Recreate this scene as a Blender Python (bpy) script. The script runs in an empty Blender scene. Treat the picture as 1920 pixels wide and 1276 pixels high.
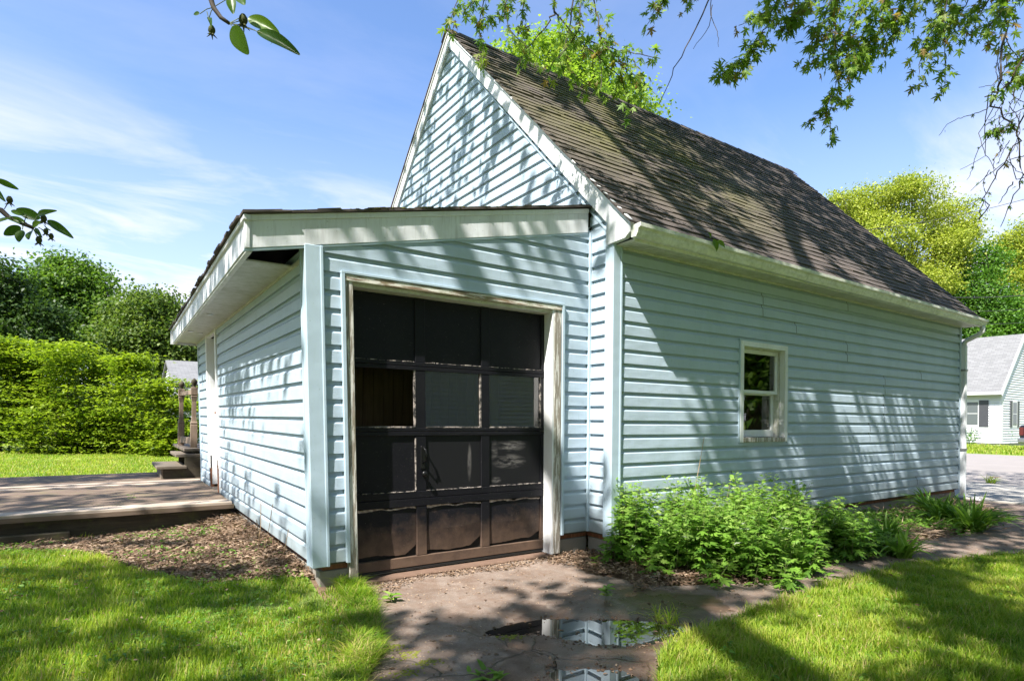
import bpy, math, random
import numpy as np
from mathutils import Vector, Matrix
from math import radians as rad
random.seed(7); rng = np.random.default_rng(7)
C = bpy.context.scene.collection
scn = bpy.context.scene

# ------------------------------------------------------------------ camera, sky, sun, exposure
CAM = np.array([-3.7005, -3.8854, 1.0225]); FPX = 1119.4; PY = 784.05
def cam_axes(yaw=34.0753, pitch=.0277, roll=.6102):
    y, p, r = np.radians([yaw, pitch, roll])
    f = np.array([np.sin(y)*np.cos(p), np.cos(y)*np.cos(p), np.sin(p)])
    rt = np.array([np.cos(y), -np.sin(y), 0]); up = np.cross(rt, f)
    return f, rt*np.cos(r)+up*np.sin(r), -rt*np.sin(r)+up*np.cos(r)
AF, AR, AU = cam_axes()
def at(px, py, d):
    """world point seen at photo pixel px,py at distance d in front of the camera"""
    return CAM+(AF+AR*(px-960)/FPX-AU*(py-PY)/FPX)*d
def on(px, py, axis, val):
    d = AF+AR*(px-960)/FPX-AU*(py-PY)/FPX; i = 'xyz'.index(axis)
    return CAM+d*(val-CAM[i])/d[i]
def pix(P):
    v = np.asarray(P, float)-CAM; z = v@AF
    zz = np.where(np.abs(z) < 1e-3, 1e-3, z)
    return 960+FPX*(v@AR)/zz, PY-FPX*(v@AU)/zz, z
cd = bpy.data.cameras.new('camera'); cam = bpy.data.objects.new('camera', cd); C.objects.link(cam)
cd.sensor_width = 36; cd.lens = FPX/1920*36; cd.shift_y = (PY-638)/1920
cd.clip_start = .05; cd.clip_end = 2000
cam.matrix_world = Matrix.LocRotScale(Vector(CAM), Matrix((AR, AU, -AF)).transposed(), None)
scn.camera = cam
SUN = np.array([1, .39, -1.43]); SUN = SUN/np.linalg.norm(SUN)
sd = bpy.data.lights.new('sun', 'SUN'); sd.energy = 5.0; sd.angle = rad(.53); sd.color = (1, .955, .88)
so = bpy.data.objects.new('sun', sd); C.objects.link(so); so.location = (-20, -8, 30)
so.rotation_euler = Vector(SUN).to_track_quat('-Z', 'Y').to_euler()
scn.view_settings.view_transform = 'Standard'; scn.view_settings.look = 'None'
scn.view_settings.exposure = 1.38; scn.view_settings.gamma = 1; scn.view_settings.use_curve_mapping = False
w = bpy.data.worlds.new('World'); scn.world = w; w.use_nodes = True
nt = w.node_tree; N = nt.nodes; Lk = nt.links
for n in list(N): N.remove(n)
def wn(t, **k):
    n = N.new(t)
    for a, b in k.items(): setattr(n, a, b)
    return n
out = wn('ShaderNodeOutputWorld'); bg = wn('ShaderNodeBackground'); bg.inputs[1].default_value = .093
sky = wn('ShaderNodeTexSky'); sky.sky_type = 'NISHITA'; sky.sun_disc = False
sky.sun_elevation = rad(52.5); sky.sun_rotation = rad(248.7); sky.air_density = 1.0; sky.dust_density = 1.2; sky.ozone_density = 2.0
tc = wn('ShaderNodeTexCoord'); sep = wn('ShaderNodeSeparateXYZ'); Lk.new(tc.outputs['Generated'], sep.inputs[0])
addz = wn('ShaderNodeMath', operation='ADD'); addz.inputs[1].default_value = .16; Lk.new(sep.outputs[2], addz.inputs[0])
dv = wn('ShaderNodeVectorMath', operation='DIVIDE'); cmb = wn('ShaderNodeCombineXYZ')
for i in range(3): Lk.new(addz.outputs[0], cmb.inputs[i])
Lk.new(tc.outputs['Generated'], dv.inputs[0]); Lk.new(cmb.outputs[0], dv.inputs[1])
mp = wn('ShaderNodeMapping'); mp.inputs['Rotation'].default_value = (0, 0, rad(18)); mp.inputs['Scale'].default_value = (.7, 1.5, .5); mp.inputs['Location'].default_value = (.4, 2.3, 0)
Lk.new(dv.outputs[0], mp.inputs[0])
nz = wn('ShaderNodeTexNoise'); nz.inputs['Scale'].default_value = 1.5; nz.inputs['Detail'].default_value = 9; nz.inputs['Roughness'].default_value = .6; nz.inputs['Distortion'].default_value = .5
Lk.new(mp.outputs[0], nz.inputs['Vector'])
cr = wn('ShaderNodeValToRGB'); cr.color_ramp.elements[0].position = .44; cr.color_ramp.elements[0].color = (0, 0, 0, 1); cr.color_ramp.elements[1].position = .70; cr.color_ramp.elements[1].color = (.85, .85, .85, 1)
Lk.new(nz.outputs[0], cr.inputs[0])
# thin haze veil low in the sky, all round
hz = wn('ShaderNodeMapRange'); hz.inputs[1].default_value = 0; hz.inputs[2].default_value = .45; hz.inputs[3].default_value = .55; hz.inputs[4].default_value = 0.0
Lk.new(sep.outputs[2], hz.inputs[0])
mx = wn('ShaderNodeMath', operation='MAXIMUM'); ad = wn('ShaderNodeMath', operation='ADD'); ad.use_clamp = True
cz = wn('ShaderNodeValToRGB'); e = cz.color_ramp.elements; e.new(.5); e[0].position = .08; e[0].color = (.6, .6, .6, 1); e[1].position = .27; e[1].color = (1.3, 1.3, 1.3, 1); e[2].position = .42; e[2].color = (.14, .14, .14, 1)
Lk.new(sep.outputs[2], cz.inputs[0]); cm = wn('ShaderNodeMath', operation='MULTIPLY'); Lk.new(cr.outputs[0], cm.inputs[0]); Lk.new(cz.outputs[0], cm.inputs[1]); Lk.new(cm.outputs[0], ad.inputs[0]); Lk.new(hz.outputs[0], ad.inputs[1])
tint = wn('ShaderNodeMix', data_type='RGBA', blend_type='MULTIPLY'); tint.inputs[0].default_value = 1
tint.inputs[7].default_value = (.98, 1.11, 1.30, 1); Lk.new(sky.outputs[0], tint.inputs[6])
mixc = wn('ShaderNodeMix', data_type='RGBA'); Lk.new(ad.outputs[0], mixc.inputs[0]); Lk.new(tint.outputs[2], mixc.inputs[6])
mixc.inputs[7].default_value = (5.0, 4.98, 5.5, 1)
Lk.new(mixc.outputs[2], bg.inputs[0]); Lk.new(bg.outputs[0], out.inputs[0])

# ------------------------------------------------------------------ materials
class NB:
    def __init__(s, name):
        s.m = bpy.data.materials.new(name); s.m.use_nodes = True; s.t = s.m.node_tree
        s.b = s.t.nodes['Principled BSDF']; s.o = s.t.nodes['Material Output']
    def n(s, t, **k):
        x = s.t.nodes.new(t)
        for a, b in k.items(): setattr(x, a, b)
        return x
    def l(s, a, b): s.t.links.new(a, b)
    def co(s, scale=(1, 1, 1), rot=(0, 0, 0), kind='Position'):
        if kind == 'Position': src = s.n('ShaderNodeNewGeometry').outputs['Position']
        else: src = s.n('ShaderNodeTexCoord').outputs[kind]
        m = s.n('ShaderNodeMapping'); m.inputs['Scale'].default_value = scale; m.inputs['Rotation'].default_value = rot
        s.l(src, m.inputs[0]); return m.outputs[0]
    def noise(s, vec, scale, detail=4, rough=.55, dist=0):
        x = s.n('ShaderNodeTexNoise'); x.inputs['Scale'].default_value = scale; x.inputs['Detail'].default_value = detail
        x.inputs['Roughness'].default_value = rough; x.inputs['Distortion'].default_value = dist
        s.l(vec, x.inputs['Vector']); return x.outputs[0]
    def ramp(s, v, stops):
        x = s.n('ShaderNodeValToRGB'); e = x.color_ramp.elements
        while len(e) < len(stops): e.new(.5)
        for el, (p, c) in zip(e, stops):
            el.position = p; el.color = (c, c, c, 1) if isinstance(c, (int, float)) else (*c, 1)
        s.l(v, x.inputs[0]); return x.outputs[0]
    def mix(s, f, a, b, mode='MIX'):
        x = s.n('ShaderNodeMix', data_type='RGBA', blend_type=mode)
        for i, v in ((0, f), (6, a), (7, b)):
            if hasattr(v, 'node'): s.l(v, x.inputs[i])
            elif i == 0: x.inputs[0].default_value = v
            else: x.inputs[i].default_value = (*v, 1) if len(v) == 3 else v
        return x.outputs[2]
    def math(s, op, a, b=0, clamp=False):
        x = s.n('ShaderNodeMath', operation=op); x.use_clamp = clamp
        for i, v in ((0, a), (1, b)):
            if hasattr(v, 'node'): s.l(v, x.inputs[i])
            else: x.inputs[i].default_value = v
        return x.outputs[0]
    def rnd(s): return s.n('ShaderNodeObjectInfo').outputs['Random']
    def attr(s, name='v'):
        x = s.n('ShaderNodeAttribute'); x.attribute_name = name; return x.outputs['Fac']
    def col(s, c): s.l(c, s.b.inputs['Base Color']) if hasattr(c, 'node') else setattr(s.b.inputs['Base Color'], 'default_value', (*c, 1))
    def rough(s, r): s.l(r, s.b.inputs['Roughness']) if hasattr(r, 'node') else setattr(s.b.inputs['Roughness'], 'default_value', r)
    def bump(s, h, strength=.3, dist=.01):
        x = s.n('ShaderNodeBump'); x.inputs['Strength'].default_value = strength; x.inputs['Distance'].default_value = dist
        s.l(h, x.inputs['Height']); s.l(x.outputs[0], s.b.inputs['Normal']); return x
M = {}
def painted(name, base, dirt, dcol, rough=.45, streak=True, wav=.004, algae=0, low=0):
    b = NB(name); p = b.co()
    n1 = b.noise(b.co((1, 1, .35)), 3.2, 6, .65); n2 = b.noise(b.co((9, 9, .9)), 5, 3)
    c = b.mix(b.ramp(n1, [(.45, 0), (.75, dirt)]), base, dcol)
    if streak: c = b.mix(b.ramp(n2, [(.52, 0), (.8, dirt*.8)]), c, dcol)
    sp = b.noise(p, 60, 2); c = b.mix(b.ramp(sp, [(.70, 0), (.76, .55)]), c, [x*.45 for x in dcol])
    if low:
        s3 = b.n('ShaderNodeSeparateXYZ'); b.l(b.n('ShaderNodeNewGeometry').outputs['Position'], s3.inputs[0])
        c = b.mix(b.ramp(b.math('ADD', s3.outputs[2], b.math('MULTIPLY', n1, .45)), [(.16, .65), (.42, .18), (.7, 0)]), c, (.20, .215, .17))
    if algae:
        n3 = b.noise(b.co((3, 3, 8)), 4, 5, .7); c = b.mix(b.ramp(n3, [(.42, 0), (.65, algae)]), c, (.20, .23, .07))
    c = b.mix(b.math('MULTIPLY', b.rnd(), .10), c, [x*.86 for x in base])
    b.col(c); b.rough(rough); b.b.inputs['Specular IOR Level'].default_value = .35
    hgt = b.math('ADD', b.math('MULTIPLY', b.noise(b.co((1, 1, 2)), 2.3, 2), 1.0), b.math('MULTIPLY', b.noise(b.co((2, 2, 60)), 7, 3), .10))
    b.bump(hgt, 1.0, wav*3)
    M[name] = b.m; return b.m
painted('siding', (.405, .495, .585), .4, (.29, .37, .38), low=1)
painted('siding_gable', (.405, .495, .585), .55, (.30, .37, .37), wav=.007)
painted('trim_blue', (.405, .51, .60), .35, (.35, .43, .44), wav=.002)
painted('trim_white', (.72, .73, .75), .45, (.46, .44, .40), wav=.002)
painted('fascia_dirty', (.71, .725, .76), .55, (.34, .33, .32), wav=.002)
painted('gutter', (.76, .76, .71), .6, (.40, .40, .33), algae=.32, wav=.002)
painted('soffit', (.62, .61, .57), .5, (.36, .34, .27), algae=.35, wav=.001)
painted('far_white', (.60, .61, .63), .15, (.6, .6, .6), wav=.001)
painted('far_trim', (.62, .62, .63), .1, (.6, .6, .6), wav=.001)
def wood(name, a, b_, scale=(1, 14, 14), rough=.8, peel=None, moss=0):
    b = NB(name); v = b.co(scale)
    n1 = b.noise(v, 2.2, 7, .65, .6); n2 = b.noise(b.co(), 2.0, 4)
    c = b.mix(b.ramp(n1, [(.32, 0), (.68, 1)]), a, b_)
    c = b.mix(b.ramp(n2, [(.35, .0), (.75, .55)]), c, [x*.45 for x in a])
    c = b.mix(b.math('MULTIPLY', b.rnd(), .45), c, [x*.55 for x in b_])
    if peel:
        n3 = b.noise(b.co(tuple(x*.5 for x in scale)), 6, 7, .7); c = b.mix(b.ramp(n3, [(peel[1], 0), (peel[1]+.05, 1)]), c, peel[0])
    if moss:
        n4 = b.noise(b.co(), 5, 6, .7); c = b.mix(b.ramp(n4, [(.52, 0), (.66, moss)]), c, (.13, .15, .02))
    b.col(c); b.rough(rough); b.bump(n1, .5, .006); M[name] = b.m
wood('deck_wood', (.095, .065, .046), (.25, .175, .125), moss=.25)
wood('deck_light', (.34, .26, .20), (.56, .47, .39))
wood('deck_dark', (.035, .028, .018), (.09, .07, .04), moss=.3)
wood('post_wood', (.17, .12, .085), (.38, .28, .21), (14, 14, 1))
wood('tread_wood', (.10, .08, .06), (.24, .19, .14))
wood('rotten', (.12, .04, .018), (.36, .15, .07), (14, 14, 2))
wood('casing_peel', (.20, .17, .13), (.42, .37, .31), (16, 16, 1.2), peel=((.60, .58, .54), .50), moss=.15)
wood('casing_head', (.17, .08, .04), (.42, .34, .26), (1.6, 16, 16), peel=((.66, .63, .56), .47), moss=.55)
wood('plank_inside', (.24, .17, .08), (.46, .35, .18), (14, 14, 1))
def door_paint():
    b = NB('door_black'); p = b.co(); g = b.n('ShaderNodeNewGeometry').outputs['Position']
    s = b.n('ShaderNodeSeparateXYZ'); b.l(g, s.inputs[0])
    n = b.noise(p, 7, 6, .65); fine = b.noise(p, 130, 2)
    h = b.math('ADD', s.outputs[2], b.math('MULTIPLY', n, .5))       # splashed dirt climbs the lowest panels
    c = b.mix(b.ramp(h, [(.12, .9), (.28, .5), (.50, .0)]), (.006, .006, .009), (.15, .098, .07))
    c = b.mix(b.ramp(b.noise(p, 3, 5), [(.5, 0), (.8, .2)]), c, (.026, .025, .025))
    c = b.mix(b.ramp(fine, [(.70, 0), (.74, .35)]), c, (.3, .27, .24))
    b.b.inputs['Specular IOR Level'].default_value = .22; b.col(c); b.rough(b.ramp(n, [(.3, .42), (.7, .65)])); b.bump(b.noise(p, 40, 4), .15, .004); M['door_black'] = b.m
    b = NB('chipped_paint'); n = b.noise(b.co((1, 1, 1)), 26, 6, .7)
    b.col(b.mix(b.ramp(n, [(.46, 0), (.58, 1)]), (.02, .02, .02), (.36, .31, .28))); b.rough(.8); M['chipped_paint'] = b.m
    b = NB('delaminated_edge'); n = b.noise(p if False else b.co((1, 1, 1)), 30, 5)
    b.col(b.mix(b.ramp(n, [(.35, 0), (.65, 1)]), (.16, .12, .10), (.50, .42, .37))); b.rough(.9); M['delaminated_edge'] = b.m
door_paint()
def smeared():
    b = NB('door_smeared'); p = b.co(); g = b.n('ShaderNodeNewGeometry').outputs['Position']
    def blob(c, sx, sz, amp):
        m = b.n('ShaderNodeMapping', vector_type='POINT'); m.inputs['Location'].default_value = (-c[0]/sx, 0, -c[1]/sz); m.inputs['Scale'].default_value = (1/sx, 0, 1/sz); b.l(g, m.inputs[0])
        ln = b.n('ShaderNodeVectorMath', operation='LENGTH'); b.l(m.outputs[0], ln.inputs[0]); return b.math('MULTIPLY', b.ramp(ln.outputs['Value'], [(.45, 1), (1, 0)]), amp)
    st = b.ramp(b.noise(b.co((2.2, 1, 11)), 3.5, 6, .65, .8), [(.42, 0), (.62, 1)])
    sm = blob((-.80, .79), .17, .055, .9)
    for q in (((-.82, .655), .19, .07, 1), ((-.97, .74), .04, .12, .5), ((-.95, .50), .06, .03, .8)): sm = b.math('MAXIMUM', sm, blob(*q))
    sm = b.math('MULTIPLY', sm, st); sm = b.math('MAXIMUM', sm, b.math('MULTIPLY', blob((-1.215, .66), .022, .17, 1), b.ramp(b.noise(b.co((6, 1, 2)), 5, 4), [(.3, .1), (.6, .9)])))
    b.b.inputs['Specular IOR Level'].default_value = .22; b.col(b.mix(sm, (.010, .010, .012), (.15, .14, .135))); b.rough(.55); M['door_smeared'] = b.m
smeared()
def simple(name, c, rough=.5, metal=0, var=.25, sc=12, bump=.1):
    b = NB(name); n = b.noise(b.co(), sc, 5)
    b.col(b.mix(b.math('MULTIPLY', n, var*2, True), c, [x*.5 for x in c])); b.rough(rough); b.b.inputs['Metallic'].default_value = metal
    b.bump(n, bump, .004); M[name] = b.m; return b.m
simple('black_metal', (.02, .02, .022), .35, .6)
simple('grey_metal', (.35, .35, .34), .4, .7)
simple('dark_cavity', (.012, .011, .010), .9)
simple('inside_wall', (.10, .085, .06), .9)
simple('rubber', (.02, .02, .02), .7)
simple('chalk_smear', (.20, .19, .18), .7)
simple('shutter', (.055, .055, .065), .5)
simple('concrete', (.36, .34, .31), .85, 0, .3, 9, .5)
simple('block', (.30, .275, .24), .9, 0, .4, 7, .6)
simple('sill_strip', (.19, .115, .08), .9, 0, .5, 16, .8)
simple('pipe', (.16, .16, .18), .4)
simple('car_paint', (.018, .02, .032), .18, .3, .1)
simple('bumper', (.32, .33, .34), .3, .8, .1)
simple('tail_red', (.10, .015, .015), .2)
simple('twig', (.055, .042, .032), .8); simple('twig_dry', (.36, .24, .13), .85); simple('stem_green', (.13, .16, .05), .6)
simple('moss', (.19, .20, .025), .95, 0, .5, 60, 1)
simple('moss_dark', (.075, .085, .02), .95, 0, .5, 60, 1)
simple('bark', (.12, .095, .075), .9, 0, .5, 8, 1)
simple('wire', (.03, .03, .03), .6)
def shingle_mat(name, a, b_, moss, far=False):
    b = NB(name); p = b.co(); gr = b.noise(p, 190, 2, .8); n2 = b.noise(p, 1.1, 6, .62); n3 = b.noise(b.co((1, 1, 1)), 8, 5)
    c = b.mix(b.rnd(), a, b_) if not far else b.mix(b.n('ShaderNodeTexNoise').outputs[0], a, b_)
    c = b.mix(b.ramp(gr, [(.35, 0), (.7, .5)]), c, [x*1.7 for x in b_])
    c = b.mix(b.ramp(n3, [(.4, 0), (.75, .4)]), c, [x*.45 for x in a])
    if moss:
        g = b.n('ShaderNodeNewGeometry').outputs['Position']; vd = b.n('ShaderNodeVectorMath', operation='DISTANCE'); b.l(g, vd.inputs[0]); vd.inputs[1].default_value = (1.9, 1.6, 4.7)
        zone = b.ramp(b.math('MULTIPLY', vd.outputs['Value'], .28), [(.15, 1), (.75, 0)])
        mm = b.ramp(b.math('ADD', b.math('MULTIPLY', n2, .5), b.math('MULTIPLY', b.noise(b.co((1, 2, 2)), 13, 6, .7), .5)), [(.42, 0), (.56, 1)])
        c = b.mix(b.math('MULTIPLY', zone, mm), c, moss)
    b.col(c); b.rough(.93); b.bump(gr, .6, .004); M[name] = b.m
shingle_mat('shingle', (.042, .034, .031), (.095, .076, .068), (.115, .11, .028))
b = NB('far_roof'); p = b.co((1, 1, 1)); br = b.n('ShaderNodeTexBrick'); b.l(b.co((1, 1, 1), kind='UV'), br.inputs[0]); br.inputs['Bias'].default_value = -.1
br.inputs['Color1'].default_value = (.15, .15, .15, 1); br.inputs['Color2'].default_value = (.20, .20, .20, 1); br.inputs['Mortar'].default_value = (.12, .12, .125, 1)
br.inputs['Scale'].default_value = 1; br.inputs['Brick Width'].default_value = .32; br.inputs['Row Height'].default_value = .13; br.inputs['Mortar Size'].default_value = .012
b.col(br.outputs[0]); b.rough(.9); M['far_roof'] = b.m
def ground_mats():
    b = NB('soil'); n = b.noise(b.co(), 5, 7, .7); f = b.noise(b.co(), 60, 4, .7)
    c = b.mix(b.ramp(n, [(.3, 0), (.7, 1)]), (.07, .045, .028), (.19, .115, .07)); c = b.mix(b.ramp(f, [(.4, 0), (.7, .6)]), c, (.27, .17, .11))
    b.col(c); b.rough(.95); b.bump(f, .8, .02); M['soil'] = b.m
    b = NB('lawn'); n = b.noise(b.co(), .8, 6, .6); f = b.noise(b.co((1, 1, 1)), 40, 5, .75)
    c = b.mix(b.ramp(n, [(.35, 0), (.65, 1)]), (.085, .15, .018), (.19, .25, .045)); c = b.mix(b.ramp(f, [(.3, 0), (.75, .8)]), c, (.26, .33, .06))
    b.col(c); b.rough(.85); b.bump(f, .9, .03); M['lawn'] = b.m
    b = NB('pavement'); p = b.co(); big = b.noise(p, 1.6, 6, .6); f = b.noise(p, 90, 4, .8); mid = b.noise(p, 9, 6, .7)
    c = b.mix(b.ramp(big, [(.3, 0), (.7, 1)]), (.155, .118, .098), (.29, .228, .19))
    c = b.mix(b.ramp(b.noise(p, 2.6, 6, .7), [(.48, 0), (.66, .8)]), c, (.115, .070, .048)); c = b.mix(b.ramp(mid, [(.38, 0), (.66, .85)]), c, (.15, .092, .063)); c = b.mix(b.ramp(f, [(.35, .4), (.6, 0)]), c, (.07, .06, .05))
    c = b.mix(b.ramp(b.noise(p, 150, 2), [(.68, 0), (.72, .7)]), c, (.5, .45, .4))
    vo = b.n('ShaderNodeTexVoronoi', feature='DISTANCE_TO_EDGE'); dis = b.n('ShaderNodeVectorMath', operation='ADD')
    nn = b.n('ShaderNodeTexNoise'); nn.inputs['Scale'].default_value = 5; nn.inputs['Detail'].default_value = 6; b.l(p, nn.inputs[0])
    sc = b.n('ShaderNodeVectorMath', operation='SCALE'); sc.inputs['Scale'].default_value = .16; b.l(nn.outputs['Color'], sc.inputs[0])
    b.l(p, dis.inputs[0]); b.l(sc.outputs[0], dis.inputs[1]); b.l(dis.outputs[0], vo.inputs['Vector']); vo.inputs['Scale'].default_value = 1.9
    g = b.n('ShaderNodeNewGeometry').outputs['Position']
    def dist(c0): 
        vd = b.n('ShaderNodeVectorMath', operation='DISTANCE'); b.l(g, vd.inputs[0]); vd.inputs[1].default_value = c0; return vd.outputs['Value']
    crk = b.ramp(vo.outputs[0], [(.0, .9), (.006, .6), (.014, 0)])
    near = b.ramp(b.math('MULTIPLY', dist((-2.1, -1.6, -.2)), .5), [(.2, .8), (.5, 0)])
    crk = b.math('MULTIPLY', crk, near)
    c = b.mix(crk, c, (.025, .03, .012))
    # wet stone round the standing water
    wet = b.math('MINIMUM', dist((-1.35, -1.30, -.2)), dist((-1.75, -1.72, -.2)))
    wet = b.math('MINIMUM', wet, b.math('MULTIPLY', dist((-.75, -1.15, -.2)), 1.1))
    wr = b.ramp(b.math('ADD', wet, b.math('MULTIPLY', b.noise(p, 3.5, 6, .65), .9)), [(.72, 1), (.98, .6), (1.25, 0)])
    dark = b.mix(1, c, (.36, .29, .25), 'MULTIPLY')
    c = b.mix(wr, c, dark); b.col(c)
    b.rough(b.ramp(wr, [(0, .92), (.5, .6), (1, .26)]))
    h = b.math('ADD', b.math('MULTIPLY', f, .35), b.math('SUBTRACT', mid, b.math('MULTIPLY', crk, 1.5))); b.bump(h, .7, .008); M['pavement'] = b.m
    b = NB('asphalt_far'); p = b.co(); n = b.noise(p, 1.3, 6, .6)
    c = b.mix(n, (.20, .18, .17), (.30, .27, .255)); c = b.mix(b.ramp(b.noise(b.co(), 40, 3), [(.4, 0), (.7, .3)]), c, (.12, .11, .1)); b.col(c); b.rough(.9); M['asphalt_far'] = b.m
    b = NB('water'); b.col((.012, .010, .008)); b.rough(.015); b.b.inputs['IOR'].default_value = 1.45; b.b.inputs['Specular IOR Level'].default_value = 1.0
    b.b.inputs['Coat Weight'].default_value = .6; b.b.inputs['Coat Roughness'].default_value = .01; b.bump(b.noise(b.co(), 6, 2), .02, .002); M['water'] = b.m
ground_mats()
def glass(name, tint, refl):
    b = NB(name); t = b.n('ShaderNodeBsdfTransparent'); t.inputs[0].default_value = (*tint, 1); g = b.n('ShaderNodeBsdfGlossy'); g.inputs['Roughness'].default_value = .015
    f = b.n('ShaderNodeFresnel'); f.inputs[0].default_value = 1.5; m_ = b.n('ShaderNodeMixShader'); k = b.math('ADD', f.outputs[0], refl, True)
    b.l(k, m_.inputs[0]); b.l(t.outputs[0], m_.inputs[1]); b.l(g.outputs[0], m_.inputs[2]); b.l(m_.outputs[0], b.o.inputs[0]); M[name] = b.m
glass('glass', (.85, .88, .86), .12); glass('glass_dusty', (.45, .43, .4), .10)
def leaf(name, stops, trans=.45, rough=.5):
    b = NB(name); c = b.ramp(b.attr(), stops); n = b.noise(b.co(), 2.0, 3); c = b.mix(b.ramp(n, [(.3, .0), (.7, .35)]), c, stops[0][1])
    b.col(c); b.rough(rough); b.b.inputs['Specular IOR Level'].default_value = .3
    tr = b.n('ShaderNodeBsdfTranslucent'); b.l(b.mix(1, c, (1.25, 1.35, .7), 'MULTIPLY'), tr.inputs[0])
    m_ = b.n('ShaderNodeMixShader'); m_.inputs[0].default_value = trans; b.l(b.b.outputs[0], m_.inputs[1]); b.l(tr.outputs[0], m_.inputs[2]); b.l(m_.outputs[0], b.o.inputs[0]); M[name] = b.m
leaf('leaf_maple', [(0, (.08, .18, .018)), (.7, (.26, .38, .05)), (.90, (.20, .20, .04)), (.965, (.34, .20, .07))])
leaf('leaf_maple_bright', [(0, (.16, .28, .03)), (1, (.34, .42, .06))], .5)
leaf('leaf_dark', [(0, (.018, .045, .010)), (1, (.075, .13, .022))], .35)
leaf('leaf_mid', [(0, (.04, .10, .014)), (1, (.17, .27, .035))], .45)
leaf('leaf_olive', [(0, (.05, .10, .017)), (1, (.19, .25, .045))], .45)
leaf('leaf_hedge', [(0, (.07, .14, .010)), (1, (.38, .46, .03))], .45)
leaf('leaf_yellow', [(0, (.17, .23, .02)), (1, (.46, .48, .075))], .4)
leaf('leaf_green', [(0, (.04, .12, .012)), (1, (.14, .27, .03))], .4)
leaf('leaf_pear', [(0, (.03, .075, .008)), (.5, (.07, .15, .012)), (1, (.16, .26, .02))], .5, .35)
leaf('leaf_mug', [(0, (.06, .15, .02)), (.6, (.20, .36, .045)), (.93, (.36, .48, .12)), (1, (.50, .55, .42))], .4)
leaf('leaf_lily', [(0, (.06, .16, .015)), (1, (.26, .40, .07))], .45)
leaf('grass_blade', [(0, (.07, .16, .010)), (.4, (.20, .33, .022)), (.75, (.38, .46, .045)), (.97, (.48, .45, .10)), (1, (.52, .40, .18))], .5)
leaf('litter', [(0, (.09, .055, .036)), (.5, (.21, .135, .088)), (1, (.44, .33, .24))], .15, .9)
leaf('clover', [(0, (.08, .19, .02)), (1, (.20, .34, .05))], .4)

# ------------------------------------------------------------------ builders
def mesh_obj(name, V, F, mat, parent=None, smooth=False, attr=None, uv=None, bevel=0):
    me = bpy.data.meshes.new(name)
    V = np.asarray(V, np.float32).reshape(-1, 3)
    if isinstance(F, np.ndarray):
        k = F.shape[1]; me.vertices.add(len(V)); me.vertices.foreach_set('co', V.ravel())
        me.loops.add(F.size); me.polygons.add(len(F)); me.loops.foreach_set('vertex_index', F.ravel().astype(np.int32))
        me.polygons.foreach_set('loop_start', np.arange(0, F.size, k, dtype=np.int32)); me.update(calc_edges=True)
    else: me.from_pydata(V.tolist(), [], F); me.update()
    if attr is not None:
        a = me.attributes.new('v', 'FLOAT', 'POINT'); a.data.foreach_set('value', np.asarray(attr, np.float32))
    if smooth: me.polygons.foreach_set('use_smooth', [True]*len(me.polygons))
    mats = mat if isinstance(mat, (list, tuple)) else [mat]
    for m_ in mats: me.materials.append(M[m_])
    o = bpy.data.objects.new(name, me); C.objects.link(o)
    if parent is not None:
        o.parent = parent
        if parent.type == 'EMPTY': o.location = -Vector(parent.location)
    if bevel:
        bv = o.modifiers.new('bevel', 'BEVEL'); bv.width = bevel; bv.segments = 1; bv.limit_method = 'ANGLE'
    return o
def thing(name, label, cat, loc=(0, 0, 0), group=None):
    o = bpy.data.objects.new(name, None); C.objects.link(o); o.location = loc; o.empty_display_size = .2
    o['label'] = label; o['category'] = cat
    if group: o['group'] = group
    return o
def tag(o, label=None, cat=None, group=None, kind=None):
    for k, v in (('label', label), ('category', cat), ('group', group), ('kind', kind)):
        if v: o[k] = v
    return o
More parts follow.
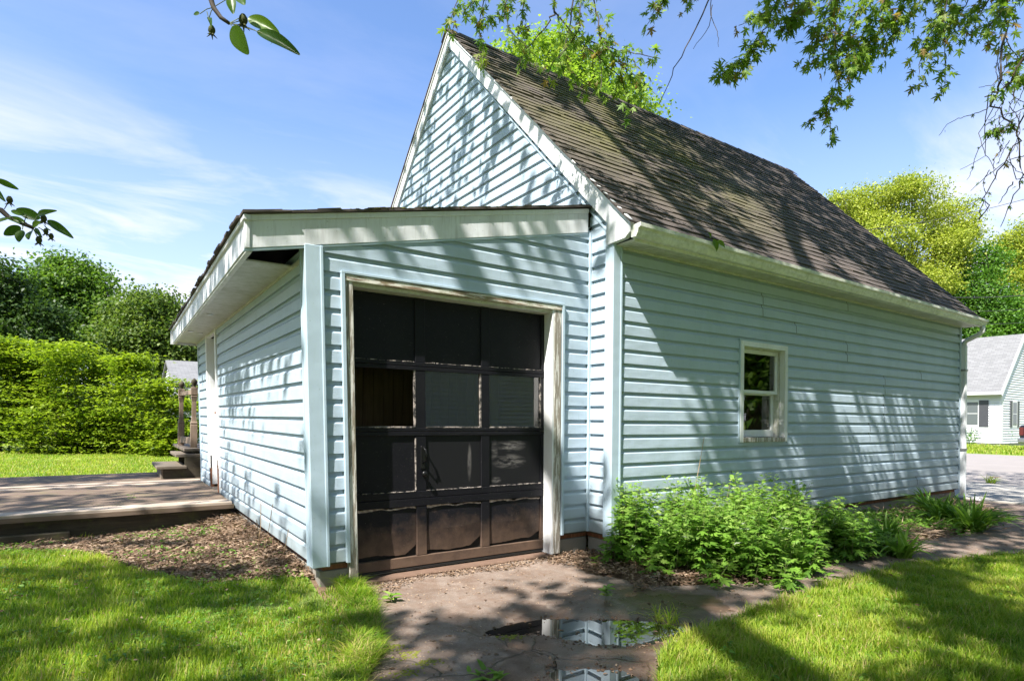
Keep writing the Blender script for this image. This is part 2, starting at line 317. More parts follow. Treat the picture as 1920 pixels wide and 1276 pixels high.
class MB:
    def __init__(s): s.V = []; s.F = []
    def add(s, V, F):
        o = len(s.V); s.V += [tuple(map(float, v)) for v in V]; s.F += [tuple(i+o for i in f) for f in F]; return s
    def box(s, x0, x1, y0, y1, z0, z1):
        V = [(x, y, z) for x in (x0, x1) for y in (y0, y1) for z in (z0, z1)]
        return s.add(V, [(0, 1, 3, 2), (4, 6, 7, 5), (0, 4, 5, 1), (2, 3, 7, 6), (0, 2, 6, 4), (1, 5, 7, 3)])
    def prism(s, A, B):
        """two matching polygons joined into a solid"""
        n = len(A); F = [tuple(range(n))[::-1], tuple(range(n, 2*n))]+[(i, (i+1) % n, n+(i+1) % n, n+i) for i in range(n)]
        return s.add(list(A)+list(B), F)
    def tube(s, P, R, n=6):
        P = [Vector(p) for p in P]
        if not isinstance(R, (list, tuple)): R = [R]*len(P)
        V = []; up = Vector((0, 0, 1))
        for i, p in enumerate(P):
            d = (P[min(i+1, len(P)-1)]-P[max(i-1, 0)]).normalized()
            a = d.cross(up); a = d.cross(Vector((1, 0, 0))) if a.length < .1 else a; a.normalize(); b_ = d.cross(a)
            V += [p+(a*math.cos(t)+b_*math.sin(t))*R[i] for t in [2*math.pi*k/n for k in range(n)]]
        F = [(i*n+k, i*n+(k+1) % n, (i+1)*n+(k+1) % n, (i+1)*n+k) for i in range(len(P)-1) for k in range(n)]
        F += [tuple(range(n))[::-1], tuple(range((len(P)-1)*n, len(P)*n))]
        return s.add(V, F)
    def lathe(s, cx, cy, prof, n=12, sq=False):
        V = []
        for r, z in prof:
            for k in range(n):
                t = 2*math.pi*(k+.5)/n; V.append((cx+r*math.cos(t), cy+r*math.sin(t), z))
        F = [(i*n+k, i*n+(k+1) % n, (i+1)*n+(k+1) % n, (i+1)*n+k) for i in range(len(prof)-1) for k in range(n)]
        F += [tuple(range(n))[::-1], tuple(range((len(prof)-1)*n, len(prof)*n))]
        return s.add(V, F)
    def warp(s, f): s.V = [f(*v) for v in s.V]; return s
    def build(s, name, mat, parent=None, **k): return mesh_obj(name, s.V, s.F, mat, parent, **k)
def frames(T, Nn):
    """rotation matrices whose Y column follows T and Z column is near Nn"""
    T = T/np.linalg.norm(T, axis=1, keepdims=True); X = np.cross(T, Nn); X /= np.linalg.norm(X, axis=1, keepdims=True)+1e-9
    Z = np.cross(X, T); return np.stack([X, T, Z], axis=2)
def scatter(BV, BF, pos, Rm, sc, v=None, jit=0):
    BV = np.asarray(BV, float); BF = np.asarray(BF); n = len(pos)
    sc = np.asarray(sc); sc = sc[:, None, None] if sc.ndim == 1 else sc[:, None, :]
    V = np.einsum('nij,nkj->nki', Rm, BV[None]*sc)+pos[:, None, :]
    F = (BF[None]+(np.arange(n)*len(BV))[:, None, None]).reshape(-1, BF.shape[1])
    A = np.repeat(v if v is not None else rng.random(n), len(BV))
    return V.reshape(-1, 3), F, A
def cat(parts):
    V = []; F = []; A = []; o = 0
    for v, f, a in parts: V.append(v); F.append(f+o); A.append(a); o += len(v)
    return np.concatenate(V), np.concatenate(F), np.concatenate(A)
def unit(n): v = rng.normal(size=(n, 3)); return v/np.linalg.norm(v, axis=1, keepdims=True)
def maple_leaf():
    h = [(0, 0), (.09, .10), (.44, -.04), (.26, .12), (.52, .20), (.12, .26), (.34, .46), (.62, .78), (.30, .66), (.10, .45), (.20, .76), (.08, .84), (0, 1.18)]
    pts = h+[(-x, y) for x, y in h[-2:0:-1]]
    V = [(0, .32, .04)]+[(x, y, -.22*abs(x)-.10*y*y) for x, y in pts]; n = len(pts)
    return np.array(V), np.array([(0, 1+i, 1+(i+1) % n) for i in range(n)])
def mug_leaf():
    h = [(0, 0), (.05, .15), (.22, .22), (.30, .42), (.12, .34), (.10, .44), (.36, .60), (.40, .86), (.20, .70), (.10, .66), (.12, .84), (0, 1.08)]
    pts = h+[(-x, y) for x, y in h[-2:0:-1]]
    V = [(0, .4, .03)]+[(x, y, -.15*abs(x)-.18*y*y) for x, y in pts]; n = len(pts)
    return np.array(V), np.array([(0, 1+i, 1+(i+1) % n) for i in range(n)])
def oval_leaf(w=.5, tip=.0):
    V = [(0, 0, 0), (-w*.42, .22, .06), (0, .25, 0), (w*.42, .22, .06), (-w*.5, .5, .07), (0, .52, -.02), (w*.5, .5, .07), (-w*.3, .78, .02), (0, .78, -.06), (w*.3, .78, .02), (0, 1.05, -.14)]
    F = [(0, 2, 1), (0, 3, 2), (1, 2, 5), (1, 5, 4), (2, 3, 6), (2, 6, 5), (4, 5, 8), (4, 8, 7), (5, 6, 9), (5, 9, 8), (7, 8, 10), (8, 9, 10)]
    return np.array(V), np.array(F)
QL = (np.array([(0, 0, 0), (-.38, .45, .10), (0, 1, -.06), (.38, .45, .10)]), np.array([(0, 2, 1), (0, 3, 2)]))
ML, GL, OL = maple_leaf(), mug_leaf(), oval_leaf()

# ------------------------------------------------------------------ ground, drive, road, grass, water
def poly_in(px, py, poly):
    inside = np.zeros(px.shape, bool); n = len(poly)
    for i in range(n):
        x1, y1 = poly[i]; x2, y2 = poly[(i+1) % n]
        c = ((y1 > py) != (y2 > py)); xx = (x2-x1)*(py-y1)/((y2-y1) if y2 != y1 else 1e-9)+x1
        inside ^= c & (px < xx)
    return inside
def sn(x, y, s=1.0, ph=0):
    return (np.sin(x*s*1.7+ph)+np.sin(y*s*2.3+ph*2+x*s)+np.sin((x-y)*s*3.1+ph*3)*.6+np.sin((x+y*1.3)*s*5.3+ph)*.35)/3
DRIVE = [(-2.20, .33), (-2.22, -.1), (-2.40, -.62), (-2.50, -.95), (-2.72, -1.25), (-2.9, -1.7), (-3.3, -3), (-4.2, -7), (-2.6, -8), (-2.0, -3), (-1.72, -2.1), (-1.35, -1.78), (-.95, -1.66), (-.2, -1.58),
         (.7, -1.52), (2.0, -1.55), (2.7, -1.72), (3.6, -1.95), (5.2, -2.1), (9, -2.4), (9, .6), (7.7, .2), (6.6, -.75), (5.6, -1.15), (4.2, -1.2), (2.6, -1.12), (1.5, -1.18), (.4, -1.25), (-.3, -.9), (-.55, -.3), (-.35, .2), (-.1, .33)]
def ground_z(x, y):
    z = -.215+.018*sn(x, y, .9)
    left = np.clip((-2.6-x)/1.2, 0, 1)*np.clip((3.3-y), 0, 1); z = z+.05*left
    right = np.clip((-1.9-y)/1.5, 0, 1); z = z+.06*right
    z = z+.12*np.exp(-((x+2.5)/.42)**2)*np.clip((y-.1)/.5, 0, 1)*np.clip((6.6-y)/.3, 0, 1)
    return z
def drive_z(x, y):
    z = -.192+.006*sn(x, y, 2.2, 1)+.003*sn(x, y, 9, 2)+.0028*sn(x, y, 27, 3)+.0016*sn(x, y, 60, 5)
    for cx, cy, ax, bx, dp, an in ((-1.33, -1.28, .52, .26, .034, -.75), (-1.78, -1.80, .36, .26, .032, -.75), (-1.66, -1.0, .30, .085, .026, -.12), (-1.0, -1.42, .30, .12, .02, -.75)):
        c, s_ = math.cos(an), math.sin(an); u = ((x-cx)*c+(y-cy)*s_)/ax; v = (-(x-cx)*s_+(y-cy)*c)/bx
        z = z-dp*np.exp(-(u*u+v*v)**1.3)
    return z
def sheet(name, xs, ys, zf, mat, keep=None, kind='structure'):
    X, Y = np.meshgrid(xs, ys, indexing='ij'); Z = zf(X, Y); n, m_ = X.shape; idx = np.arange(n*m_).reshape(n, m_)
    F = np.stack([idx[:-1, :-1], idx[1:, :-1], idx[1:, 1:], idx[:-1, 1:]], -1).reshape(-1, 4)
    if keep is not None:
        cx = (X[:-1, :-1]+X[1:, 1:]).ravel()/2; cy = (Y[:-1, :-1]+Y[1:, 1:]).ravel()/2; F = F[keep(cx, cy)]
    o = mesh_obj(name, np.stack([X, Y, Z], -1).reshape(-1, 3), F, mat, smooth=True); tag(o, kind=kind); return o
inner = lambda a: np.concatenate([-np.geomspace(800, 12, 24), np.linspace(-11, 14, 101), np.geomspace(15, 800, 24)])
DR = [(x, y) for x, y in DRIVE]
def gz_all(x, y):
    z = ground_z(x, y); return np.where(poly_in(x, y, DR), np.minimum(z, -.26), z)
sheet('ground', inner(0), inner(0), gz_all, 'soil')
def lawn_keep(x, y):
    far = (np.abs(x) > 12) | (y > 8)
    a = (y > 8) & (x < 8.5+y*0) ; b_ = (x > 26) ; c = (y < -2.2) & (x < 26); d = (x < -2.6)
    return (a | b_ | c | d) & ~poly_in(x, y, DR) & ~((x > -9) & (x < -2.4) & (y > -.2) & (y < 7.8) & (y > 1.2))
sheet('lawn', inner(0), inner(0), lambda x, y: gz_all(x, y)+.004, 'lawn', lawn_keep)
sheet('driveway', np.arange(-5, 9, .025), np.arange(-5, .62, .025), drive_z, 'pavement', lambda x, y: poly_in(x, y, DR))
sheet('road', np.linspace(8.9, 25.5, 20), np.linspace(-60, 70, 60), lambda x, y: -.20+0*x, 'asphalt_far')
sl = MB().box(7.72, 9.6, -1.3, 1.2, -.3, -.165).box(9.62, 10.9, -1.2, 1.5, -.3, -.172); sl = sl.build('concrete_pavement', 'concrete', bevel=.012); tag(sl, kind='structure')
def puddle(name, cx, cy, r1, r2, ang, z, label):
    n = 40; V = [(cx, cy, z)]; 
    for k in range(n):
        t = 2*math.pi*k/n; u, v = r1*math.cos(t), r2*math.sin(t); V.append((cx+u*math.cos(ang)-v*math.sin(ang), cy+u*math.sin(ang)+v*math.cos(ang), z))
    o = mesh_obj(name, V, [(0, 1+k, 1+(k+1) % n) for k in range(n)], 'water'); tag(o, label, 'puddle')
puddle('puddle', -1.36, -1.26, .82, .42, -.75, -.2135, 'puddle nearer the garage door mirroring blue siding, on the cracked driveway')
puddle('puddle', -1.80, -1.82, .55, .42, -.75, -.2130, 'puddle cut by the bottom edge of the photo, in front of the other puddle')

# ------------------------------------------------------------------ the garage
L, DS, WS, B, TY = 7.488, .3095, 2.492, 6.187, 2.60
CH = .1275; LEAN = .082
def lean(x, y, z):
    return (x+LEAN*(z/2.4)*(x/WS), y, z) if x < 0 else (x, y, z)
G = thing('garage', 'pale blue clapboard garage with steep dark shingled roof and black panelled door', 'garage', (0, 0, -.2))
PROF = [(.014, -.001), (.0, .0228), (.10, .0224), (.64, .0202), (.71, .0145), (.795, .0045), (.85, .0028), (1.04, -.001)]
def board(mapf, z0, chunks, mat='siding', wf=None, off=0, name='siding_board'):
    """one clapboard; chunks = (lo(z), hi(z), zclip0, zclip1); mapf(s, out, z) -> xyz"""
    last = None
    for lo, hi, c0, c1 in chunks:
        mb = MB(); pts = []
        for t, o_ in PROF:
            z = z0+t*CH
            pts.append((z, o_+off))
        # clip to c0..c1
        out_ = []
        for i, (z, o_) in enumerate(pts):
            if c0-1e-6 <= z <= c1+1e-6: out_.append((z, o_))
            if i < len(pts)-1:
                z2, o2 = pts[i+1]
                for c in (c0, c1):
                    if (z-c)*(z2-c) < 0: t = (c-z)/(z2-z); out_.append((c, o_+(o2-o_)*t))
        if len(out_) < 2: continue
        V = []
        for z, o_ in out_:
            a, b_ = lo(z), hi(z)
            if a > b_: a = b_ = (a+b_)/2
            V += [mapf(a, o_, z), mapf(b_, o_, z)]
        if max(hi(z)-lo(z) for z, _ in out_) < .01: continue
        mb.add(V, [(2*i, 2*i+1, 2*i+3, 2*i+2) for i in range(len(out_)-1)])
        if wf: mb.warp(wf)
        last = mb.build(name, mat, G)
    return last
k_ = lambda c: (lambda z: c)
def holes(a, b_, z0, ops):
    """split a course round openings (s0,s1,z0,z1)"""
    c0, c1 = z0-.01, z0+CH*1.05; ch = []; segs = [(a, b_)]
    for s0, s1, o0, o1 in ops:
        if o1 <= z0 or o0 >= z0+CH*.999: continue
        new = []
        for p, q in segs:
            if p < s0 < q or p < s1 < q: new += [(p, s0), (s1, q)]
            else: new.append((p, q))
        segs = [x for x in new if x[1]-x[0] > .005]
        if o0 > z0: ch.append((k_(s0), k_(s1), c0, o0))
        if o1 < z0+CH: ch.append((k_(s0), k_(s1), o1, c1))
    return [(k_(p), k_(q), c0, c1) for p, q in segs]+ch
longmap = lambda s, o, z: (s, -o, z)
westmap = lambda X: (lambda s, o, z: (X-o, s, z))
frontmap = lambda s, o, z: (s, DS-o, z)
WIN = (1.80, 2.665, .80, 1.872)
seams = {4: [5.3], 5: [5.3, 6.3], 6: [4.6], 7: [4.6, 6.1], 8: [5.0, 6.0], 9: [5.0, 6.0], 10: [5.0, 6.0], 11: [5.0, 6.0], 12: [5.0, 6.0], 13: [6.1], 14: [4.0], 15: [4.0], 16: [2.85, 6.6], 17: [2.2, 2.85], 18: [2.2], 19: [4.0], 2: [1.7, 5.6], 1: [6.0], 3: [1.7]}
for i in range(21):
    z0 = i*CH; xs = [.06]+seams.get(i, [])+[L-.04]
    for j in range(len(xs)-1):
        ch = holes(xs[j], xs[j+1]-(.004 if j < len(xs)-2 else 0), z0, [WIN])
        board(longmap, z0, ch, off=(.0030*(j % 2))+random.uniform(0, .0012))
# the gable: strip beside the lean-to, then full courses above its roof
rk = lambda z: max(.05, (z-2.72)/1.027)
for i in range(47):
    z0 = i*CH
    hi = (lambda z: DS-.015) if z0+CH < 2.99 else (lambda z: B-max(.05, (z-2.72)/1.027))
    c0 = z0-.01
    if z0 < 2.99 <= z0+CH: board(westmap(0), z0, [((lambda z: rk(z)), k_(B-.35), 2.975, 99), ((lambda z: rk(z)), k_(DS-.015), c0, 2.975)], 'siding_gable')
    else: board(westmap(0), z0, [((lambda z: rk(z)), hi, c0, 99)], 'siding_gable' if z0 > 2.9 else 'siding', off=random.uniform(0, .001))
# lean-to front round the garage door
zt = lambda x: 2.10+(x+2.96)*.2205+.05
xt = lambda z: (z-.05-2.10)/.2205-2.96
DOOR = (-2.27, -.335, -.3, 2.035)
for i in range(22):
    z0 = i*CH
    ch = []
    for lo, hi, a, b_ in holes(-WS+.06, -.028, z0, [DOOR]):
        ch.append(((lambda z, l=lo: max(l(z), xt(z))), hi, a, b_))
    board(frontmap, z0, ch, wf=lean, off=random.uniform(0, .0012))
# lean-to left wall with its side door
SD = (4.43, 5.33, .02, 2.16)
for i in range(18):
    z0 = i*CH; board(westmap(-WS), z0, [(a, b_, c, min(d, 2.19)) for a, b_, c, d in holes(DS+.06, 6.24, z0, [SD])], wf=lean, off=random.uniform(0, .0012))
# structure behind the boards
mb = MB(); mb.box(.0, WIN[0]-.0, .004, .09, -.02, 2.62).box(WIN[1], L, .004, .09, -.02, 2.62).box(WIN[0], WIN[1], .004, .09, -.02, WIN[2]).box(WIN[0], WIN[1], .004, .09, WIN[3], 2.62)
mb.box(L-.09, L-.002, .09, B, -.02, 2.62).box(.09, L-.09, B-.09, B, -.02, 2.62)
mb.build('wall', 'inside_wall', G)
A = [(.004, .0, -.02), (.004, B, -.02), (.004, B, 2.66), (.004, B/2, 5.92), (.004, 0, 2.66)]
MB().prism(A, [(.09, y, z) for _, y, z in A]).build('gable_wall', 'inside_wall', G)
A = [(L-.09, .0, 2.621), (L-.09, B, 2.621), (L-.09, B/2, 6.0)]
MB().prism(A, [(L-.002, y, z) for _, y, z in A]).build('gable_wall', 'siding', G)
mb = MB(); mb.box(-WS+.004, DOOR[0]+.03, DS+.004, DS+.09, -.02, 2.2).box(DOOR[1]-.03, -.0, DS+.004, DS+.09, -.02, 2.6)
mb.prism([(DOOR[0]+.03, DS+.004, 2.0), (DOOR[1]-.03, DS+.004, 2.0), (DOOR[1]-.03, DS+.004, 2.68), (DOOR[0]+.03, DS+.004, 2.27)], [(DOOR[0]+.03, DS+.09, 2.0), (DOOR[1]-.03, DS+.09, 2.0), (DOOR[1]-.03, DS+.09, 2.68), (DOOR[0]+.03, DS+.09, 2.27)])
mb.box(-WS+.004, -WS+.08, DS+.09, SD[0]+.03, -.02, 2.2).box(-WS+.004, -WS+.08, SD[1]-.03, 6.25, -.02, 2.2).box(-WS+.004, -WS+.08, SD[0]+.03, SD[1]-.03, 2.13, 2.2).box(-WS+.004, 0, 6.17, 6.25, -.02, 2.3)
mb.warp(lean).build('wall', 'inside_wall', G)
# inside the lean-to: plank partition and floor seen through the missing pane
xs = np.arange(-2.38, -.1, .105)
for x in xs: MB().box(x+.003, x+.102, 1.75, 1.77, -.1, 2.5).build('partition_plank', 'plank_inside', G)
MB().box(-2.32, -2.22, 1.66, 1.745, -.1, 2.4).build('stud', 'rotten', G)
fl = MB().box(-WS+.1, L-.1, DS+.12, B-.1, -.17, -.12).build('floor_slab', 'concrete', G)
# foundation
mb = MB(); x = .0
MB().box(.03, L-.03, .03, .12, -.06, -.001).box(-WS+.05, DOOR[0]+.02, DS+.03, DS+.12, -.06, -.001).box(DOOR[1]-.02, .0, DS+.03, DS+.12, -.06, -.001).box(.03, .1, .12, B-.1, -.06, -.001).box(-WS+.03, -WS+.1, DS+.12, 6.2, -.06, -.001).build('sill_plate', 'rotten', G)
nb = 19
for i in range(nb):
    a = .02+i*(L-.04)/nb; MB().box(a+.004, a+(L-.04)/nb-.004, .02+random.uniform(0, .006), .2, -.42, -.064).build('foundation_block', 'block', G, bevel=.004)
for y in np.arange(.03, .3, .4): MB().box(.02, .2, .03+.0, DS+.02, -.42, -.064).build('foundation_block', 'block', G, bevel=.004)
for a, b_ in ((-WS+.03, DOOR[0]+.04), (DOOR[1]-.04, -.0)): MB().box(a, b_, DS+.02, DS+.2, -.42, -.064).build('foundation_block', 'block', G, bevel=.004)
for i in range(15):
    a = DS+.03+i*.395; MB().box(-WS+.02, -WS+.2, a+.2, a+.59, -.42, -.064).build('foundation_block', 'block', G, bevel=.004)
# corner posts, J trims
def post(x0, x1, y0, y1, z0, z1, wf=None, mat='trim_blue', nm='corner_post'):
    mb = MB().box(x0, x1, y0, y1, z0, z1)
    if wf: mb.warp(wf)
    return mb.build(nm, mat, G, bevel=.004)
post(-.036, .066, -.036, .066, -.022, TY-.03)
post(-.041, -.020, .05, .068, -.022, TY-.03); post(.05, .073, -.042, -.02, -.022, TY-.03)
post(-WS-.038, -WS+.075, DS-.038, DS+.075, -.022, 2.2, lean)
post(-WS+.062, -WS+.084, DS-.044, DS-.02, -.022, 2.2, lean); post(-WS-.044, -WS-.02, DS+.062, DS+.082, -.022, 2.2, lean)
post(-.040, .0, DS-.040, DS-.0, -.005, 2.74, None, 'trim_blue', 'inside_corner_trim')
post(L-.03, L+.025, -.03, .05, -.02, TY-.03, None, 'trim_blue'); post(-WS-.03, -WS+.03, 6.235, 6.29, -.02, 2.2, lean)
# ---- rake fascias of the lean-to
def rake(y0, y1, a, b_, nm, mat):
    """a,b_: lower-edge/upper-edge z offsets along the shed roof line"""
    xl, xr = -2.984, -.062
    zl, zr = 2.325, 2.966-.004
    A = [(xl, y0, zl+a), (xr, y0, zr+a), (xr, y0, zr+b_), (xl, y0, zl+b_)]
    MB().prism(A, [(x, y1, z) for x, _, z in A]).build(nm, mat, G, bevel=.002)
rake(.276, .30, -.222, -.045, 'rake_fascia', 'fascia_dirty'); rake(.268, .30, -.045, -.006, 'drip_edge', 'trim_white'); rake(.279, .31, -.238, -.222, 'fascia_trim', 'trim_blue')
ex = lambda y: -2.985+.012*y
def eave(o0, o1, z0, z1, y0, y1, nm, mat):
    A = [(ex(y0)-o0, y0, z0), (ex(y1)-o0, y1, z0), (ex(y1)-o1, y1, z0), (ex(y0)-o1, y0, z0)]
    MB().prism(A, [(x, y, z1) for x, y, z in A]).build(nm, mat, G, bevel=.002)
eave(-.006, -.03, 2.108, 2.285, .268, 6.48, 'eave_fascia', 'fascia_dirty'); eave(.012, -.03, 2.285, 2.318, .252, 6.50, 'drip_edge', 'trim_white'); eave(-.015, -.05, 2.09, 2.108, .30, 6.48, 'fascia_trim', 'soffit')
MB().box(-2.93, -WS, 6.44, 6.48, 2.09, 2.30).build('eave_fascia', 'fascia_dirty', G)
# soffit planks, first ones missing (dark hole)
y = .66
while y < 6.40:
    y1 = min(y+.30, 6.44); mb = MB()
    nr = 8; st = (y1-y)/nr
    for j in range(nr): a = y+j*st; mb.box(ex(y)+.02, -WS-.085, a+.003, a+st-.003, 2.118, 2.128)
    mb.box(ex(y)+.02, -WS-.085, y, y1, 2.123, 2.13); mb.build('soffit_panel', 'soffit', G); y = y1
MB().box(-WS-.105, -WS-.075, DS+.08, 6.44, 2.10, 2.128).build('soffit_trim', 'soffit', G)
for yy, xx in ((3.3, -2.80), (4.9, -2.82), (5.0, -2.70)):
    MB().lathe(xx, yy, [(.035, 2.118), (.035, 2.108), (.018, 2.104)], 12).build('soffit_light', 'trim_white', G)
MB().box(-WS-.04, -WS+.0, DS+.1, 6.2, 2.19, 2.26).build('cavity_board', 'dark_cavity', G)
# lean-to roof deck and its ragged front shingles
zs = lambda x: 2.325+(x+2.972)*.2225
A = [(-2.99, .25, zs(-2.99)-.003), (-.0, .25, zs(0)-.003), (-.0, 6.5, zs(0)-.003), (-2.91, 6.5, zs(-2.91)-.003)]
sr = MB().prism(A, [(x, y, z+.012) for x, y, z in A]).build('lean_to_roof', 'shingle', G)
x = -2.995; k = 0
while x < -.08:
    w_ = random.uniform(.07, .16); zz = zs(x)+.004
    mb = MB(); a = random.uniform(-.004, .008); o = random.uniform(0, .009)
    mb.prism([(x, .258-o, zz+a), (x+w_, .258-o, zs(x+w_)+.004+a), (x+w_, .258-o, zs(x+w_)+.015+a+random.uniform(0, .004)), (x, .258-o, zz+.012+a)], [(x, .46, zz), (x+w_, .46, zs(x+w_)+.004), (x+w_, .46, zs(x+w_)+.012), (x, .46, zz+.012)])
    mb.build('shingle', 'shingle', sr); x += w_*.97; k += 1
y = .24
while y < 6.45:
    w_ = random.uniform(.06, .17); a = random.uniform(-.004, .012); q = random.uniform(.0, .025)
    x0 = ex(y)-.018-q; mb = MB()
    mb.prism([(x0, y, 2.318+a), (x0+.3, y, 2.318+.07), (x0+.3, y, 2.318+.08), (x0, y, 2.336+a)], [(x0, y+w_, 2.318+a*.5), (x0+.3, y+w_, 2.318+.07), (x0+.3, y+w_, 2.398), (x0, y+w_, 2.334+a)])
    mb.build('shingle', 'shingle', sr); y += w_*random.uniform(.96, 1.12)
def clumps(name, pts, r, mat, parent, lab=None, kind='stuff'):
    mb = MB()
    for p in pts:
        q = r*random.uniform(.5, 1.3); n = 6; V = [(p[0], p[1], p[2]+q*.7)]
        for ring, (rr, hh) in enumerate(((.6, .5), (1, .05))):
            for j in range(n): t = 2*math.pi*j/n+random.random()*.6; V.append((p[0]+q*rr*math.cos(t)*random.uniform(.8, 1.2), p[1]+q*rr*math.sin(t)*random.uniform(.8, 1.2), p[2]+q*hh*.6))
        mb.add(V, [(0, 1+j, 1+(j+1) % n) for j in range(n)]+[(1+j, 7+j, 7+(j+1) % n, 1+(j+1) % n) for j in range(n)])
    o = mb.build(name, mat, parent, smooth=True); o['kind'] = kind; return o
pts = []
for i in range(330):
    x = random.choice([random.uniform(-2.95, -.1), random.gauss(-1.5, .25), random.gauss(-.9, .2), random.gauss(-2.1, .1)])
    if -2.96 < x < -.1: pts.append((x, .262+random.uniform(-.01, .05), zs(x)+.013))
clumps('moss', pts, .011, 'moss', sr)
# ---- main roof
Lg = lambda t: 7.60+.16*t                                        # the far rake drifts slightly with height
ze = lambda x: 2.705-.006*x; zr_ = lambda x: 6.105+.008*x        # eave / ridge heights
EY = -.25; XN = -.072
def rp(x, t, up=0):
    """point on the front slope: t=0 eave, 1 ridge"""
    y = EY+(B/2-EY)*t; z = ze(x)+(zr_(x)-ze(x))*t; return (x, y-.707*up, z+.707*up)
R0 = MB()
A = [rp(XN, 0), rp(Lg(0), 0), rp(Lg(1), 1), rp(XN, 1)]; Bk = [(x, y+.06, z-.075) for x, y, z in A]
Bk[0] = (-.02,)+Bk[0][1:]; Bk[3] = (-.02,)+Bk[3][1:]
R0.prism(Bk, [rp(-.02, 0, -.004), rp(Lg(0), 0, -.004), rp(Lg(1), 1, -.004), rp(-.02, 1, -.004)])
R0.prism([(-.02, B/2, zr_(0)-.08), (Lg(1), B/2, zr_(7.7)-.08), (Lg(0), B+.33, 2.60), (-.02, B+.33, 2.60)], [(-.02, B/2, zr_(0)-.003), (Lg(1), B/2, zr_(7.7)-.003), (Lg(0), B+.33, 2.68), (-.02, B+.33, 2.68)])
R0.prism([(-.08, B/2, zr_(0)+.0), (-.02, B/2, zr_(0)), (-.02, B+.35, 2.67), (-.08, B+.35, 2.67)], [(-.08, B/2, zr_(0)+.016), (-.02, B/2, zr_(0)+.016), (-.02, B+.35, 2.69), (-.08, B+.35, 2.69)])
RF = R0.build('roof', 'shingle', G)
SL = math.hypot(B/2-EY, 6.13-2.70); NC = 38; tab = .31
cand = []
for c in range(NC):
    t0 = c/NC-.006; t1 = min((c+1)/NC+.012, .999); off = (c % 2)*tab/2+random.uniform(-.03, .03); x = XN-.012-off
    while x < Lg(t0)+.012:
        a, b_ = max(x+.003, XN-.012), min(x+tab-.003, Lg(max(t0, 0))+.012)
        if b_-a > .03:
            lift = random.uniform(.016, .022); curl = random.choice([0, 0, 0, .003, .006, .01]); sk = random.uniform(-.004, .004)/SL
            lo = [rp(a, t0+sk, .006), rp(b_, t0-sk, .006), rp(b_, t1, 0), rp(a, t1, 0)]
            hi = [rp(a, t0+sk, lift+curl*random.random()), rp(b_, t0-sk, lift+curl*random.random()), rp(b_, t1, .003), rp(a, t1, .003)]
            # near ones look largest
            mid = np.array(rp((a+b_)/2, (t0+t1)/2)); px, py, d = pix(mid); vis = 1 if -20 < px < 1940 and -10 < py < 1290 else .02
            vd = mid-CAM; nrm = np.array([0, -.707, .707]); s_ = abs((vd/np.linalg.norm(vd))@nrm)/(d*d)*vis
            cand.append((s_, lo, hi))
        x += tab
cand.sort(key=lambda q: -q[0])
BOXF = [(0, 3, 2, 1), (4, 5, 6, 7), (0, 1, 5, 4), (1, 2, 6, 5), (2, 3, 7, 6), (3, 0, 4, 7)]
for s_, lo, hi in cand[:298]: mesh_obj('shingle', lo+hi, BOXF, 'shingle', RF)
mb = MB()
for s_, lo, hi in cand[298:]: mb.add(lo+hi, BOXF)
tag(mb.build('shingle_courses', 'shingle', RF), kind='stuff')
x = XN-.02; k = 0
while x < Lg(1):
    zz = zr_(x)+.012+.004*(k % 2); x1 = x+.24
    MB().prism([(x, B/2-.13, zz-.125), (x, B/2, zz+.012), (x, B/2+.13, zz-.125), (x, B/2, zz-.006)], [(x1, B/2-.13, zz-.131), (x1, B/2, zz+.005), (x1, B/2+.13, zz-.131), (x1, B/2, zz-.012)]).build('ridge_shingle', 'shingle', RF); x += .2; k += 1
pts = []
for i in range(900):
    cx = random.gauss(1.7, .8); t = random.gauss(.58, .16)
    if 0 < cx < 7 and .05 < t < .98: c_ = round(t*NC)/NC; pts.append(rp(cx, c_+random.uniform(-.004, .004), .012))
clumps('moss', pts, .007, 'moss_dark', RF)
# main rake fascia boards (near gable), far rake
def rakeboard(x0, x1, top, bot, nm, mat, side=0):
    f = lambda y: 6.105-abs(y-B/2)*1.004
    zb = lambda y: 5.898-abs(y-B/2)*1.027
    if side == 0: A = [(x0, -.25, f(-.25)-top), (x0, B/2, f(B/2)-top), (x0, B/2, f(B/2)-bot), (x0, .035, f(.035)-bot-.06), (x0, .035, 2.568), (x0, -.19, 2.58), (x0, -.25, 2.62)] if bot > .15 else [(x0, -.265, f(-.265)-top), (x0, B/2, f(B/2)-top), (x0, B/2, f(B/2)-bot), (x0, -.265, f(-.265)-bot)]
    else: A = [(x0, B/2, f(B/2)-top), (x0, B+.33, f(B+.33)-top), (x0, B+.33, f(B+.33)-bot), (x0, B/2, f(B/2)-bot)]
    MB().prism(A, [(x1, y, z) for _, y, z in A]).build(nm, mat, G, bevel=.002)
for s_ in (0, 1):
    rakeboard(-.055, -.004, .045, .212, 'rake_fascia', 'trim_white', s_); rakeboard(-.071, -.03, .020, .045, 'drip_edge', 'trim_white', s_)
    rakeboard(-.034, -.004, .2125, .232, 'rake_trim', 'trim_blue', s_) if s_ else None
A = [(-.03, .06, 2.715), (-.03, B/2, 5.885), (-.03, B/2, 5.862), (-.03, .06, 2.692)]; MB().prism(A, [(-.004, y, z) for _, y, z in A]).build('rake_trim', 'trim_blue', G)
MB().box(-.062, -.052, .028, .036, 2.57, 2.745).build('return_trim', 'trim_white', G)
A = [(7.52, -.25, 2.67), (7.69, B/2, 6.10), (7.69, B/2, 5.95), (7.52, -.25, 2.54)]; MB().prism(A, [(x+.06, y, z) for x, y, z in A]).build('rake_fascia', 'trim_white', G)
